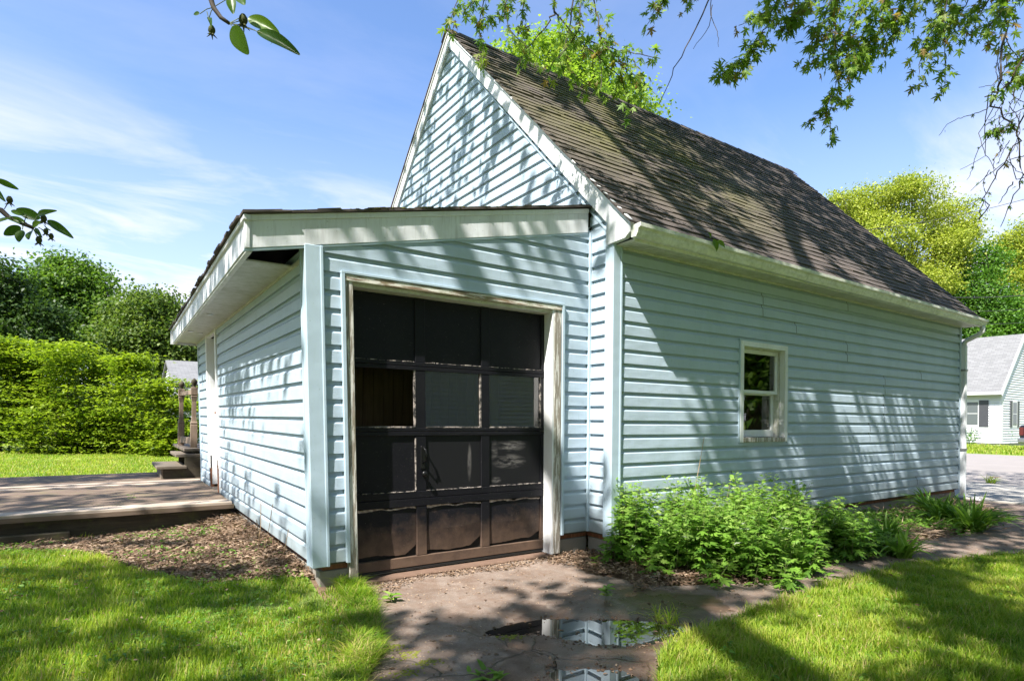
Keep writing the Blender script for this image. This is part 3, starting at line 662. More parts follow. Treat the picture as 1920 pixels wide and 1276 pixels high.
# soffit under the long eave
x = -.0
while x < L+.1:
    x1 = min(x+.3, L+.12); mb = MB(); st = (x1-x)/6
    for j in range(6): mb.box(x+j*st+.003, x+(j+1)*st-.003, -.228, -.032, 2.552-.004*x/7, 2.560-.004*x/7)
    mb.box(x, x1, -.228, -.032, 2.558, 2.568); mb.build('soffit_panel', 'soffit', G); x = x1
MB().box(.07, L, -.045, -.018, 2.536, 2.556).build('soffit_trim', 'soffit', G)
MB().box(-.0, L+.08, -.246, -.230, 2.545, 2.675).build('eave_fascia', 'gutter', G)
gp = [(a_+.074, b_) for a_, b_ in [(-.32, 2.672), (-.32, 2.572), (-.375, 2.568), (-.395, 2.60), (-.402, 2.632), (-.428, 2.645), (-.430, 2.676), (-.418, 2.678), (-.416, 2.655), (-.392, 2.638), (-.384, 2.604), (-.368, 2.580), (-.328, 2.582), (-.328, 2.672)]]
for a, b_ in ((-.035, 2.55), (2.552, 4.9), (4.902, L+.10)):
    sg = random.uniform(-.004, .004)
    MB().prism([(a, y, z-.006*a+sg) for y, z in gp], [(b_, y, z-.006*b_-sg) for y, z in gp]).build('gutter', 'gutter', G)
MB().prism([(L+.098, y, z-.046) for y, z in gp[:7]+[(-.246, 2.676)]], [(L+.104, y, z-.046) for y, z in gp[:7]+[(-.246, 2.676)]]).build('gutter_end_cap', 'gutter', G)
MB().prism([(-.038, y, z) for y, z in gp[:7]], [(-.034, y, z) for y, z in gp[:7]]).build('gutter_end_cap', 'gutter', G)
ds = MB(); 
dpth = [(L+.03, -.30, 2.54), (L+.03, -.297, 2.455), (L+.035, -.265, 2.42), (L+.045, -.09, 2.335), (L+.045, -.055, 2.30), (L+.045, -.055, 2.22)]
ds.tube(dpth, [.036]*6, 8); ds.build('downspout_elbow', 'trim_white', G, smooth=True)
ds = MB(); A = [(.0, .0), (.018, -.006), (.036, 0), (.054, -.006), (.085, 0), (.085, .06), (0, .06)]
ds.prism([(L+.005+a*.85, -.088+b_, -.12) for a, b_ in A], [(L+.005+a*.85, -.088+b_, 2.25) for a, b_ in A]); dn = ds.build('downspout', 'fascia_dirty', G)
for zz in (1.85, .6): MB().box(L-.01, L+.09, -.096, -.026, zz, zz+.03).build('downspout_strap', 'grey_metal', G)
MB().prism([(L+.005, -.09, -.12), (L+.08, -.09, -.12), (L+.08, -.03, -.12), (L+.005, -.03, -.12)], [(L+.015, -.28, -.17), (L+.09, -.28, -.17), (L+.09, -.26, -.12), (L+.015, -.26, -.12)]).build('downspout_elbow', 'trim_white', G)
# ---- long-wall window
W_ = MB()
x0, x1, z0, z1 = WIN; cw = .055
W_.box(x0, x0+cw, -.038, .03, z0, z1).box(x1-cw, x1, -.038, .03, z0, z1).box(x0+cw, x1-cw, -.038, .03, z1-cw, z1)
wf = W_.build('window', 'trim_white', G, bevel=.003)
MB().box(x0+cw, x1-cw, -.045, .12, z0, z0+.05).build('sill', 'casing_peel', wf, bevel=.003)
MB().box(x0+cw-.001, x0+cw+.012, .031, .16, z0+.05, z1-cw).box(x1-cw-.012, x1-cw+.001, .031, .16, z0+.05, z1-cw).box(x0+cw+.012, x1-cw-.012, .031, .16, z1-cw-.012, z1-cw).build('jamb', 'soffit', wf)
MB().box(x0-.016, x0-.001, -.034, .0, z0-.01, z1+.016).box(x1+.001, x1+.014, -.034, 0, z0-.01, z1+.016).box(x0-.001, x1+.001, -.034, 0, z1+.001, z1+.016).build('window_trim', 'trim_blue', wf)
a, b_ = x0+cw+.014, x1-cw-.014; zm = 1.345
def sash(a, b_, z0, z1, y, st, bt):
    MB().box(a, a+st, y, y+.035, z0, z1).box(b_-st, b_, y, y+.035, z0, z1).box(a+st, b_-st, y, y+.035, z0, z0+bt).box(a+st, b_-st, y, y+.035, z1-st, z1).build('sash', 'trim_white', wf, bevel=.002)
    MB().box(a+st-.002, b_-st+.002, y+.014, y+.018, z0+bt-.002, z1-st+.002).build('pane', 'glass', wf)
sash(a, b_, zm-.018, z1-cw-.014, .045, .042, .036); sash(a, b_, z0+.052, zm+.012, .092, .045, .075)
MB().box(a+.30, a+.325, .25, .27, z0+.1, zm).build('curtain_rail', 'trim_white', wf)
# ---- garage door
GY = .40
casing = MB().box(-2.262, -2.205, .275, .42, -.17, 1.985).warp(lean).build('door_casing', 'casing_peel', G, bevel=.004)
MB().box(-.432, -.352, .275, .305, -.17, 1.985).warp(lean).build('door_casing', 'casing_peel', G, bevel=.004)
MB().box(-.450, -.432, .278, .46, -.17, 1.985).warp(lean).build('door_jamb', 'trim_white', G)
MB().box(-2.262, -.352, .268, .305, 1.985, 2.032).warp(lean).build('head_casing', 'casing_head', G, bevel=.005)
MB().box(-2.205, -.45, .305, .46, 1.960, 1.985).warp(lean).build('door_jamb', 'soffit', G)
MB().box(-2.29, -2.264, .262, .30, -.01, 2.034).box(-.350, -.325, .262, .30, -.01, 2.034).box(-2.29, -.325, .262, .30, 2.034, 2.052).warp(lean).build('door_trim', 'trim_blue', G, bevel=.002)
PE = [.004+.018*random.random()**1.4 for _ in range(27)]; PE = [(PE[i]+PE[i-1])/2 for i in range(27)]
GD = MB().box(-2.204, -.446, GY+.030, GY+.036, -.15, .32).warp(lean).build('garage_door', 'dark_cavity', G)
cols = [-2.200, -1.685, -1.600, -1.096, -1.016, -.462]
zrow = [(1.455, 1.955), (.945, 1.392), (.448, .882), (-.055, .332)]
def dbox(nm, mat, x0, x1, y0, y1, z0, z1, bev=.003): return MB().box(x0, x1, y0, y1, z0, z1).warp(lean).build(nm, mat, GD, bevel=bev)
rails = [(1.425, 1.455), (1.392, 1.422), (.916, .945), (.882, .913), (.395, .448), (.332, .392), (-.135, -.058)]
for zz0, zz1 in rails: dbox('door_rail', 'door_black', -2.204, -.446, GY-.003, GY+.03, zz0, zz1)
for r, (zz0, zz1) in enumerate(zrow):
    for s0, s1 in ((-2.204, -2.186), (cols[1], cols[2]), (cols[3], cols[4]), (-.480, -.446)):
        dbox('door_stile', 'door_black', s0, s1, GY+.000, GY+.028, zz0, zz1)
    for c, (s0, s1) in enumerate(((-2.186, cols[1]), (cols[2], cols[3]), (cols[4], -.480))):
        if r == 1:
            if c > 0: dbox('pane', 'glass_dusty', s0, s1, GY+.014, GY+.018, zz0, zz1, 0)
            fr = MB().box(s1-.012, s1, GY+.002, GY+.02, zz0, zz1).box(s0+.01, s1-.012, GY+.003, GY+.02, zz0, zz0+.010).warp(lean).build('glazing_bead', 'chipped_paint', GD)
        elif r == 3:
            # delaminated hardboard: ragged top and bottom edge, bulging a little
            n = 26; top = [zz1-.014-.006*math.sin(i*.5+c)-random.uniform(0, .006) for i in range(n+1)]; bot = [zz0+.012+.018*(.5+.5*math.sin(i*.23+c*2))+.012*max(0, i-n*.8)+random.uniform(0, .005) for i in range(n+1)]
            V = []; 
            for i in range(n+1):
                xx = s0+.004+(s1-s0-.006)*i/n; bl = .010*math.sin(math.pi*i/n)
                V += [(xx, GY+.016-bl*.3, bot[i]), (xx, GY+.012-bl, (bot[i]+top[i])/2), (xx, GY+.014-bl*.3, top[i]), (xx, GY+.024, top[i]+.002), (xx, GY+.024, bot[i]-.002)]
            F = [(5*i+j, 5*i+5+j, 5*i+6+j, 5*i+1+j) for i in range(n) for j in (0, 1, 2)]+[(5*i+4, 5*i+9, 5*i+5, 5*i) for i in range(n)]
            mb = MB().add(V, F).warp(lean); mb.build('door_panel', 'door_black', GD, smooth=False)
            mb = MB()
            for i in range(n):
                xa, xb = s0+.004+(s1-s0-.006)*i/n, s0+.004+(s1-s0-.006)*(i+1)/n; h0, h1 = random.uniform(.012, .022), random.uniform(.012, .022)
                h0, h1 = PE[i % 27], PE[(i+1) % 27]
                mb.add([(xa, GY+.009, top[i]), (xb, GY+.009, top[i+1]), (xb, GY+.009, top[i+1]+h1), (xa, GY+.009, top[i]+h0), (xa, GY+.02, top[i]), (xb, GY+.02, top[i+1]), (xb, GY+.02, top[i+1]+h1), (xa, GY+.02, top[i]+h0)], [(0, 1, 2, 3), (3, 2, 6, 7), (4, 7, 6, 5)])
            mb.warp(lean).build('peeled_edge', 'delaminated_edge', GD)
        else:
            dbox('door_panel', 'door_smeared' if r == 2 and c > 0 else 'door_black', s0, s1, GY+.012, GY+.022, zz0, zz1, 0)
        if r < 3 and random.random() < .9:   # worn light line along the bottom of each light
            mb = MB(); x = s0
            while x < s1-.01:
                x2 = min(x+random.uniform(.01, .07), s1); h = random.choice([.002, .003, .005, .007]); mb.box(x, x2, GY-.0045, GY+.011, zz0-.001, zz0+h); x = x2+random.choice([0, 0, .004, .02])
            mb.warp(lean).build('worn_edge', 'chipped_paint', GD)
            if (r, c) in ((1, 0), (2, 0)): MB().box(s1-.008, s1-.001, GY-.002, GY+.011, zz0+.01, zz1-.02).warp(lean).build('worn_edge', 'chipped_paint', GD)
dbox('weather_strip', 'rubber', -2.2, -.446, GY+.0, GY+.03, -.155, -.137)
# handle and lock
hd = MB().box(-1.665, -1.625, GY-.006, GY, .62, .80).build('lock_plate', 'black_metal', GD, bevel=.003)
MB().tube([(-1.645, GY-.004, .79), (-1.640, GY-.035, .775), (-1.632, GY-.042, .73), (-1.640, GY-.035, .685), (-1.645, GY-.004, .67)], [.007, .007, .008, .007, .007], 8).build('handle', 'black_metal', GD, smooth=True)
kb = MB().lathe(0, 0, [(.014, 0), (.014, .02), (.022, .024), (.024, .036), (.015, .044), (.003, .046)], 14)
kb.V = [(-1.645+x, GY-.006-z, .585+y) for x, y, z in kb.V]; kb.build('knob', 'black_metal', GD, smooth=True)
MB().box(-2.21, -.44, .29, .62, -.21, -.172).build('door_sill', 'sill_strip', G, bevel=.008)
# ---- side door in the left wall
SDm = MB().box(-WS-.038, -WS+.02, SD[0]-.02, SD[0]+.075, .02, 2.17).box(-WS-.038, -WS+.02, SD[1]-.09, SD[1]-.0, .30, 2.17).box(-WS-.03, -WS+.02, SD[0]+.075, SD[1]-.09, 2.08, 2.17).warp(lean).build('side_door_casing', 'trim_white', G, bevel=.003)
sdd = MB().box(-WS+.10, -WS+.14, SD[0]+.075, SD[1]-.09, .08, 2.08).warp(lean).build('side_door', 'trim_white', G)
MB().box(-WS-.005, -WS+.10, SD[1]-.095, SD[1]-.089, .08, 2.08).warp(lean).build('side_door_jamb', 'trim_white', G)
MB().tube([(-WS-.05, SD[0]+.05, 1.06), (-WS-.03, SD[0]+.10, 1.06)], .012, 6).warp(lean).build('door_latch', 'rotten', G)
mb = MB()
for i in range(14):
    a = SD[1]-.09+i*.0063; h = .40+random.uniform(-.07, .08); mb.box(-WS-.028+random.uniform(0, .02), -WS+.02, a, a+.0062, .03, h)
mb.warp(lean).build('rotten_casing_foot', 'rotten', G)
mb = MB()
for i in range(16):
    a = SD[0]-.02+i*.006; h = .38+random.uniform(-.08, .09); mb.box(-WS-.044+random.uniform(0, .004), -WS-.0385, a, a+.0059, .04, h)
mb.warp(lean).build('rotten_casing_foot', 'rotten', G)
MB().box(-WS-.04, -WS+.1, SD[0]-.02, SD[1], .0, .045).warp(lean).build('side_door_sill', 'tread_wood', G)
# leaf caught in the gutter
v, f, a = scatter(*OL, np.array([on(1338, 447, 'y', -.36), on(1345, 450, 'y', -.365), on(1333, 446, 'y', -.36)]), frames(np.array([(.2, -.2, -.9), (.6, -.3, -.5), (-.5, -.2, .3)]), np.array([(-.3, -.9, .1)]*3)), np.array([.12, .10, .07]), np.array([.9, 1., .8]))
o = mesh_obj('gutter_sprig', v, f, 'leaf_pear', attr=a); tag(o, 'small green leaf sprig caught on the long white gutter', 'leaf sprig')

# ------------------------------------------------------------------ deck and porch steps
DK = thing('wooden_deck', 'low weathered wooden deck beside the lean-to with pale front boards', 'deck', (-5.5, 5.5, -.2))
y = 3.37; i = 0
while y < 7.72:
    lt = i in (0, 1) or i in (17, 19); w_ = .142  # two front boards and two farther back get the paler wood
    MB().box(-9.5, -2.545 if y < 6.35 else -2.5, y+.003, y+w_-.003, .018 if not lt else .02, .058+random.uniform(-.003, .003)+(.006 if lt else 0)).build('deck_board', 'deck_light' if lt else 'deck_wood', DK, bevel=.004); y += w_+.002; i += 1
MB().box(-9.5, -2.53, 3.355, 3.39, -.005, .04).build('rim_board', 'deck_wood', DK)
MB().box(-9.5, -2.55, 3.45, 3.50, -.24, .015).build('beam', 'deck_dark', DK); MB().box(-9.5, -2.55, 5.4, 5.5, -.24, .015).box(-9.5, -2.55, 7.6, 7.68, -.24, .015).build('beam', 'deck_dark', DK)
MB().box(-9.5, -4.0, 3.33, 3.42, -.24, -.12).build('ground_timber', 'deck_dark', DK, bevel=.01)
for x in np.arange(-9.3, -2.6, .6): MB().box(x, x+.04, 3.52, 7.6, -.12, .015).build('joist', 'deck_dark', DK)
PS = thing('porch_steps', 'small wooden porch steps with turned posts behind the lean-to', 'steps', (-2.7, 7.1, -.2))
def tread(x0, x1, y0, y1, z, nm='tread', th=.045): MB().box(x0, x1, y0, y1, z-th, z).build(nm, 'tread_wood', PS, bevel=.006)
tread(-3.10, -2.70, 6.42, 7.55, .255); tread(-2.93, -2.42, 6.42, 7.55, .425) if False else None
tread(-2.84, -2.40, 6.52, 7.55, .425)
for y0 in (6.50, 7.46):
    MB().prism([(-3.0, y0, .06), (-2.3, y0, .06), (-2.3, y0, .38), (-2.72, y0, .38), (-2.72, y0, .205), (-3.0, y0, .205)], [(-3.0, y0+.045, .06), (-2.3, y0+.045, .06), (-2.3, y0+.045, .38), (-2.72, y0+.045, .38), (-2.72, y0+.045, .205), (-3.0, y0+.045, .205)]).build('stringer', 'deck_dark', PS)
MB().box(-3.03, -3.005, 6.5, 7.5, .06, .205).build('riser', 'tread_wood', PS)
MB().box(-2.72, -.6, 6.62, 8.6, .46, .505).build('landing', 'tread_wood', PS, bevel=.005); MB().box(-2.58, -.6, 6.66, 6.70, -.2, .455).box(-2.58, -2.54, 6.7, 8.5, -.2, .455).build('landing_frame', 'deck_dark', PS)
def turned(cx, cy, zb):
    q = .7071; s4 = lambda r, z: (r*1.414, z)
    sqp = MB().lathe(cx, cy, [s4(.047, zb), s4(.047, zb+.36), s4(.043, zb+.375), s4(.049, zb+.395), s4(.038, zb+.42), s4(.030, zb+.50), s4(.030, zb+.74), s4(.040, zb+.80), s4(.045, zb+.82), s4(.035, zb+.835), s4(.047, zb+.85), s4(.047, zb+.955), s4(.040, zb+.97)], 4)
    p = sqp.build('post', 'post_wood', PS)
    MB().lathe(cx, cy, [(.036, zb+.965), (.020, zb+.985), (.026, zb+1.0), (.044, zb+1.03), (.047, zb+1.055), (.036, zb+1.085), (.018, zb+1.098), (.012, zb+1.11)], 14).build('finial', 'deck_dark', p, smooth=True)
turned(-2.560, 6.92, .505); turned(-2.655, 7.86, .505)
MB().prism([(-2.585, 6.95, 1.36), (-2.535, 6.95, 1.36), (-2.535, 6.95, 1.43), (-2.585, 6.95, 1.43)], [(-2.68, 7.84, 1.36), (-2.63, 7.84, 1.36), (-2.63, 7.84, 1.43), (-2.68, 7.84, 1.43)]).build('handrail', 'post_wood', PS)
MB().prism([(-2.585, 6.95, .56), (-2.535, 6.95, .56), (-2.535, 6.95, .66), (-2.585, 6.95, .66)], [(-2.68, 7.84, .56), (-2.63, 7.84, .56), (-2.63, 7.84, .66), (-2.68, 7.84, .66)]).build('bottom_rail', 'post_wood', PS)
# black drain pipe on the mulch
o = MB().tube([(-2.66, 3.30, -.10), (-2.62, 2.8, -.155), (-2.60, 2.2, -.17), (-2.66, 1.75, -.175)], .022, 8).build('drain_pipe', 'pipe', smooth=True); tag(o, 'thin grey drain pipe lying along the foot of the lean-to wall', 'pipe')
o = MB().prism([(-2.66, 3.10, -.19), (-2.54, 3.12, -.19), (-2.54, 3.12, -.10), (-2.66, 3.10, -.10)], [(-2.62, 2.72, -.19), (-2.52, 2.74, -.19), (-2.52, 2.74, -.11), (-2.62, 2.72, -.11)]).build('brick', 'rotten'); tag(o, 'reddish brick lying between deck corner and lean-to wall', 'brick')

# ------------------------------------------------------------------ neighbouring houses, truck, wires
def courses(mb, mapf, z0, z1, lo, hi, h=.14):
    z = z0
    while z < z1:
        zz = min(z+h, z1); V = [mapf(lo(z), .0, z), mapf(hi(z), .0, z), mapf(hi(z), .045, z), mapf(lo(z), .045, z), mapf(lo(zz), .0, zz), mapf(hi(zz), .0, zz)]
        mb.add(V, [(0, 1, 2, 3), (3, 2, 5, 4)]); z = zz
def uvroof(name, q, parent, mat='far_roof', th=.12, **k):
    q = [Vector(p) for p in q]; n = (q[1]-q[0]).cross(q[3]-q[0]).normalized(); n = -n if n.z < 0 else n
    V = [tuple(p) for p in q]+[tuple(p-n*th) for p in q]; o = mesh_obj(name, V, [(0, 1, 2, 3), (4, 7, 6, 5), (0, 4, 5, 1), (1, 5, 6, 2), (2, 6, 7, 3), (3, 7, 4, 0)], mat, parent)
    uv = o.data.uv_layers.new(); e = (q[1]-q[0]).normalized(); s_ = (q[3]-q[0]).normalized()
    for lp in o.data.loops:
        p = Vector(V[lp.vertex_index])-q[0]; uv.data[lp.index].uv = (p.dot(e), p.dot(s_))
    return o
H = thing('white_house', 'white clapboard house with grey shingle roof and dark shutters across the road', 'house', (40, 12, -.1))
hx, hy, hze, hzr = 37.2, 8.3, 3.0, 6.15; hw = 3.2
mb = MB(); courses(mb, lambda s, o, z: (hx-o, s, z), -.05, hze, k_(hy), k_(hy+14)); mb.build('wall', 'far_white', H)
mb = MB(); courses(mb, lambda s, o, z: (s, hy-o, z), -.05, hzr, lambda z: hx+max(0, (z-hze)), lambda z: hx+2*hw-max(0, z-hze)); mb.build('gable_wall', 'far_white', H)
MB().box(hx+.05, hx+2*hw, hy+.05, hy+14, -.3, hze).build('wall', 'far_white', H); MB().box(hx+.01, hx+2*hw, hy+.03, hy+13.9, -.4, -.05).build('foundation', 'concrete', H)
uvroof('roof', [(hx-.35, hy-.12, hze-.22), (hx-.35, hy+14, hze-.22), (hx+hw, hy+14, hzr+.13), (hx+hw, hy-.12, hzr+.13)], H); uvroof('roof', [(hx+2*hw+.35, hy-.12, hze-.22), (hx+2*hw+.35, hy+14, hze-.22), (hx+hw, hy+14, hzr+.13), (hx+hw, hy-.12, hzr+.13)], H)
A = [(hx-.40, hy-.18, hze-.42), (hx+hw, hy-.18, hzr-.02), (hx+hw, hy-.18, hzr+.18), (hx-.40, hy-.18, hze-.22)]; MB().prism(A, [(x, y+.08, z) for x, y, z in A]).build('rake_board', 'far_trim', H)
MB().box(hx-.45, hx-.33, hy-.15, hy+14, hze-.36, hze-.20).build('gutter', 'far_trim', H); MB().box(hx-.03, hx+.16, hy-.04, hy+.08, -.05, hze-.2).build('corner_post', 'far_trim', H)
def far_window(face, s, z0, z1, w_, sh):
    """face 'x' = wall facing the road, 'y' = gable wall"""
    mp_ = (lambda a, b_, o0, o1, c, d: MB().box(hx-o1, hx-o0, a, b_, c, d)) if face == 'x' else (lambda a, b_, o0, o1, c, d: MB().box(a, b_, hy-o1, hy-o0, c, d))
    f = mp_(s-w_/2-.1, s+w_/2+.1, .02, .05, z0-.1, z1+.1).build('window', 'far_trim', H); mp_(s-w_/2, s+w_/2, .051, .056, z0, z1).build('pane', 'shutter' if sh == 2 else 'glass_far', f)
    mp_(s-w_/2+.02, s+w_/2-.02, .057, .065, (z0+z1)/2-.015, (z0+z1)/2+.015).build('sash_bar', 'far_trim', f)
    if sh == 1:
        for q in (-1, 1): a = s+q*(w_/2+.1+.16); mp_(a-.16, a+.16, .022, .06, z0-.1, z1+.1).build('shutter', 'shutter', H)
simple('glass_far', (.10, .115, .12), .08, 0, .1)
p1 = on(1824, 765, 'x', hx); far_window('x', p1[1]+.0, .95, 2.25, .52, 0)
a = on(1845, 765, 'x', hx)[1]; MB().box(hx-.06, hx-.02, a-.22, a+.22, .85, 2.35).build('shutter', 'shutter', H); a = on(1803, 765, 'x', hx)[1]; MB().box(hx-.06, hx-.02, a-.22, a+.22, .85, 2.35).build('shutter', 'shutter', H)
a = on(1901, 765, 'y', hy)[0]; far_window('y', a, .95, 2.25, .6, 1); a = on(1928, 680, 'y', hy)[0]; far_window('y', a, 3.9, 5.2, .8, 1)
G2 = thing('grey_roofed_house', 'small white house with grey roof half hidden behind the bushes at left', 'house', (1, 28, -.2))
gx = -1.3; yn = on(329, 718, 'x', gx)[1]; ya = on(317, 678, 'x', gx)[1]; zee = on(329, 718, 'x', gx)[2]; zrr = on(317, 678, 'x', gx)[2]; yf = 2*ya-yn
mb = MB(); courses(mb, lambda s, o, z: (gx-o, s, z), -.2, zrr, lambda z: yn+max(0, (z-zee)*(ya-yn)/(zrr-zee)), lambda z: yf-max(0, (z-zee)*(ya-yn)/(zrr-zee))); mb.build('gable_wall', 'far_white', G2)
mb = MB(); courses(mb, lambda s, o, z: (s, yn-o, z), -.2, zee, k_(gx), k_(gx+9)); mb.build('wall', 'far_white', G2); MB().box(gx+.05, gx+9, yn+.05, yf, -.3, zee-.02).build('wall', 'far_white', G2)
sl_ = (zrr-zee)/(ya-yn)
uvroof('roof', [(gx-.15, yn-.3, zee-.3*sl_+.08), (gx+9, yn-.3, zee-.3*sl_+.08), (gx+9, ya, zrr+.08), (gx-.15, ya, zrr+.08)], G2, th=.1); uvroof('roof', [(gx-.15, yf+.3, zee-.3*sl_+.08), (gx+9, yf+.3, zee-.3*sl_+.08), (gx+9, ya, zrr+.08), (gx-.15, ya, zrr+.08)], G2, th=.1)
MB().box(gx-.1, gx+9, yn-.36, yn-.28, zee-.42, zee-.22).build('gutter', 'far_trim', G2)
# pickup parked at the edge of the photo: its back faces the camera side
tp = on(1909, 852, 'z', -.2); 
T = thing('pickup_truck', 'dark pickup truck at the right edge of the photo, parked by the white house', 'truck', (30.5, 4.0, -.2))
def tb(nm, mat, x0, x1, y0, y1, z0, z1, bev=.04): MB().box(x0, x1, y0, y1, z0, z1).build(nm, mat, T, bevel=bev)
tx = 30.4; tyy = on(1908, 820, 'x', tx)[1]
A = [(tx, tyy, .30), (tx+5.2, tyy, .30), (tx+5.2, tyy, 1.0), (tx+3.9, tyy, 1.06), (tx+3.3, tyy, 1.55), (tx+2.0, tyy, 1.58), (tx+1.75, tyy, 1.02), (tx, tyy, .98)]
MB().prism([(x, y-.06, z) for x, y, z in A], [(x, y-1.85, z) for x, y, z in A]).build('body', 'car_paint', T, bevel=.06)
tb('tailgate', 'car_paint', tx-.03, tx+.0, tyy-1.65, tyy-.26, .42, .95, .02); tb('bumper', 'bumper', tx-.16, tx-.03, tyy-1.88, tyy-.03, .18, .40); 
tb('tail_light', 'tail_red', tx-.03, tx+.05, tyy-.22, tyy-.055, .52, .88, .01); tb('tail_light', 'tail_red', tx-.03, tx+.05, tyy-1.86, tyy-1.69, .52, .88, .01)
for xx in (tx+.95, tx+4.3):
    for yy in (tyy-.30, tyy-1.85):
        wl = MB().lathe(0, 0, [(.10, .0), (.30, 0), (.38, .04), (.38, .18), (.30, .22), (.10, .22)], 18); wl.V = [(xx+x, yy+z, .18+y) for x, y, z in wl.V]; wl.build('wheel', 'rubber', T, smooth=False)
tb('window', 'glass_far', tx+1.95, tx+1.99, tyy-1.6, tyy-.3, 1.1, 1.48, 0)
def wire(label, pts, r=.012):
    o = MB().tube(pts, r, 5).build('utility_wire', 'wire'); tag(o, label, 'wire', 'overhead wires beyond the garage')
def sagw(a, b_, sag, n=14):
    a, b_ = np.array(a), np.array(b_); return [tuple(a+(b_-a)*t-np.array([0, 0, sag*4*t*(1-t)])) for t in np.linspace(0, 1, n)]
wire('uppermost of the three wires crossing the green tree at the right', sagw(at(1780, 557, 30), at(2150, 520, 22), .25), .02)
wire('middle one of the three wires crossing the green tree at the right', sagw(at(1790, 582, 30), at(2150, 540, 22), .3))
wire('lowest of the three wires crossing the green tree, just above the white house roof', sagw(at(1800, 606, 30), at(2150, 566, 22), .3))
wire('single pale wire rising across the yellow-green tree behind the roof', sagw(at(1590, 434, 26), at(2100, 318, 20), .35), .011)

# ------------------------------------------------------------------ trees
def crown(lobes, n, size, mat, parent, name='crown', flat=.3, vtop=True, shell=.55, basevar=.2, twigs=20):
    lobes = np.array(lobes, float)     # x,y,z,rx,ry,rz
    vol = lobes[:, 3]*lobes[:, 4]+lobes[:, 5]**2; pr = vol/vol.sum()
    nc = n//twigs; li = rng.choice(len(lobes), nc, p=pr); d = unit(nc); r = (shell+(1-shell)*rng.random(nc)**.6)*(1+.12*rng.normal(size=nc))
    cen = lobes[li, :3]+d*lobes[li, 3:]*r[:, None]; cv = np.clip(.5+.22*rng.normal(size=nc), 0, 1)
    pos = np.repeat(cen, twigs, 0); spread = size*2.6; dirn = np.repeat(d, twigs, 0)
    pos = pos+rng.normal(size=pos.shape)*spread*np.array([1, 1, .55])
    Nn = np.tile([0, 0, 1.], (len(pos), 1))+dirn*.5+unit(len(pos))*.75; T = unit(len(pos))+dirn*.5-np.array([0, 0, .35])
    v, f, a = scatter(*QL, pos, frames(T, Nn), size*(.7+.6*rng.random(len(pos))), np.clip(np.repeat(cv, twigs)+basevar*rng.normal(size=len(pos)), 0, 1))
    return mesh_obj(name, v, f, mat, parent, attr=a)
def limbs(base, lobes, r, parent, trunk_top=.4, name='trunk'):
    base = Vector(base); top = max(l[2] for l in lobes); cx = sum(l[0] for l in lobes)/len(lobes); cy = sum(l[1] for l in lobes)/len(lobes)
    tz = base.z+(top-base.z)*trunk_top; T0 = Vector(((base.x+cx)/2, (base.y+cy)/2, tz))
    MB().tube([base-Vector((0, 0, .3)), base.lerp(T0, .5)+Vector((.05, .03, 0)), T0], [r*1.25, r*.9, r*.7], 9).build(name, 'bark', parent, smooth=True)
    for l in lobes:
        e = Vector(l[:3]); m_ = T0.lerp(e, .5)+Vector((random.uniform(-.2, .2), random.uniform(-.2, .2), .25))
        mb = MB(); mb.tube([T0-Vector((0, 0, r)), m_, e], [r*.5, r*.28, r*.1], 6)
        for k in range(5):
            q = e+Vector((random.uniform(-1, 1)*l[3], random.uniform(-1, 1)*l[4], random.uniform(-.3, 1)*l[5]))*.75; s_ = m_.lerp(e, random.random()); mb.tube([s_, s_.lerp(q, .55)+Vector((0, 0, .15)), q], [r*.16, r*.1, r*.03], 4)
        mb.build('limb', 'bark', parent, smooth=True)
def tree(name, label, cat_, specs, depth, n, size, mat, base_px, r=.25, group=None, tt=.4, **k):
    """specs: (px, py, radius px x, radius px y) lobes seen from the camera, placed round one depth"""
    m_ = depth/FPX; lobes = []; sub = []
    for px, py, rx, ry in specs:
        p = at(px, py, depth+random.uniform(-.6, .6)*rx*m_); lobes.append((*p, rx*m_*.86, rx*m_*.86, ry*m_*.86))
        for q in unit(7):
            if q[2] < -.45: continue
            f_ = random.uniform(.28, .46); sub.append((p[0]+q[0]*rx*m_*.8, p[1]+q[1]*rx*m_*.8, p[2]+q[2]*ry*m_*.85, rx*m_*f_, rx*m_*f_, ry*m_*f_*.75))
    b_ = at(base_px, 800, depth); b_[2] = -.2; t = thing(name, label, cat_, b_, group); crown(lobes+sub, n, size, mat, t, **k); limbs(b_, lobes, r, t, tt); return t
tree('dark_tree', 'tall dark green tree at the far left edge of the photo', 'tree', [(-40, 560, 70, 60), (0, 510, 28, 28), (20, 545, 28, 35), (-20, 610, 70, 60), (45, 610, 45, 50), (80, 640, 40, 40), (20, 680, 70, 50), (90, 590, 25, 25)], 30, 26000, .19, 'leaf_dark', 10)
tree('leafy_tree', 'round-topped bright green tree between the dark tree and the lower olive tree', 'tree', [(100, 510, 32, 26), (150, 508, 28, 22), (120, 550, 50, 40), (175, 545, 36, 30), (85, 590, 36, 40), (160, 600, 50, 45), (205, 575, 18, 18), (110, 650, 50, 40), (185, 650, 40, 40)], 36, 30000, .21, 'leaf_mid', 140, shell=.35)
tree('olive_tree', 'lower spreading olive-green tree just left of the lean-to eave', 'tree', [(285, 575, 40, 26), (250, 590, 35, 26), (320, 590, 26, 24), (225, 640, 40, 38), (280, 630, 48, 40), (330, 640, 40, 40), (240, 680, 50, 30), (310, 680, 50, 30), (370, 660, 30, 30)], 32, 28000, .18, 'leaf_olive', 280, shell=.4)
tree('low_tree', 'small light green tree seen under the lean-to eave', 'tree', [(360, 665, 28, 22), (395, 670, 28, 26), (350, 690, 22, 16), (420, 640, 30, 30)], 40, 7000, .14, 'leaf_green', 370)
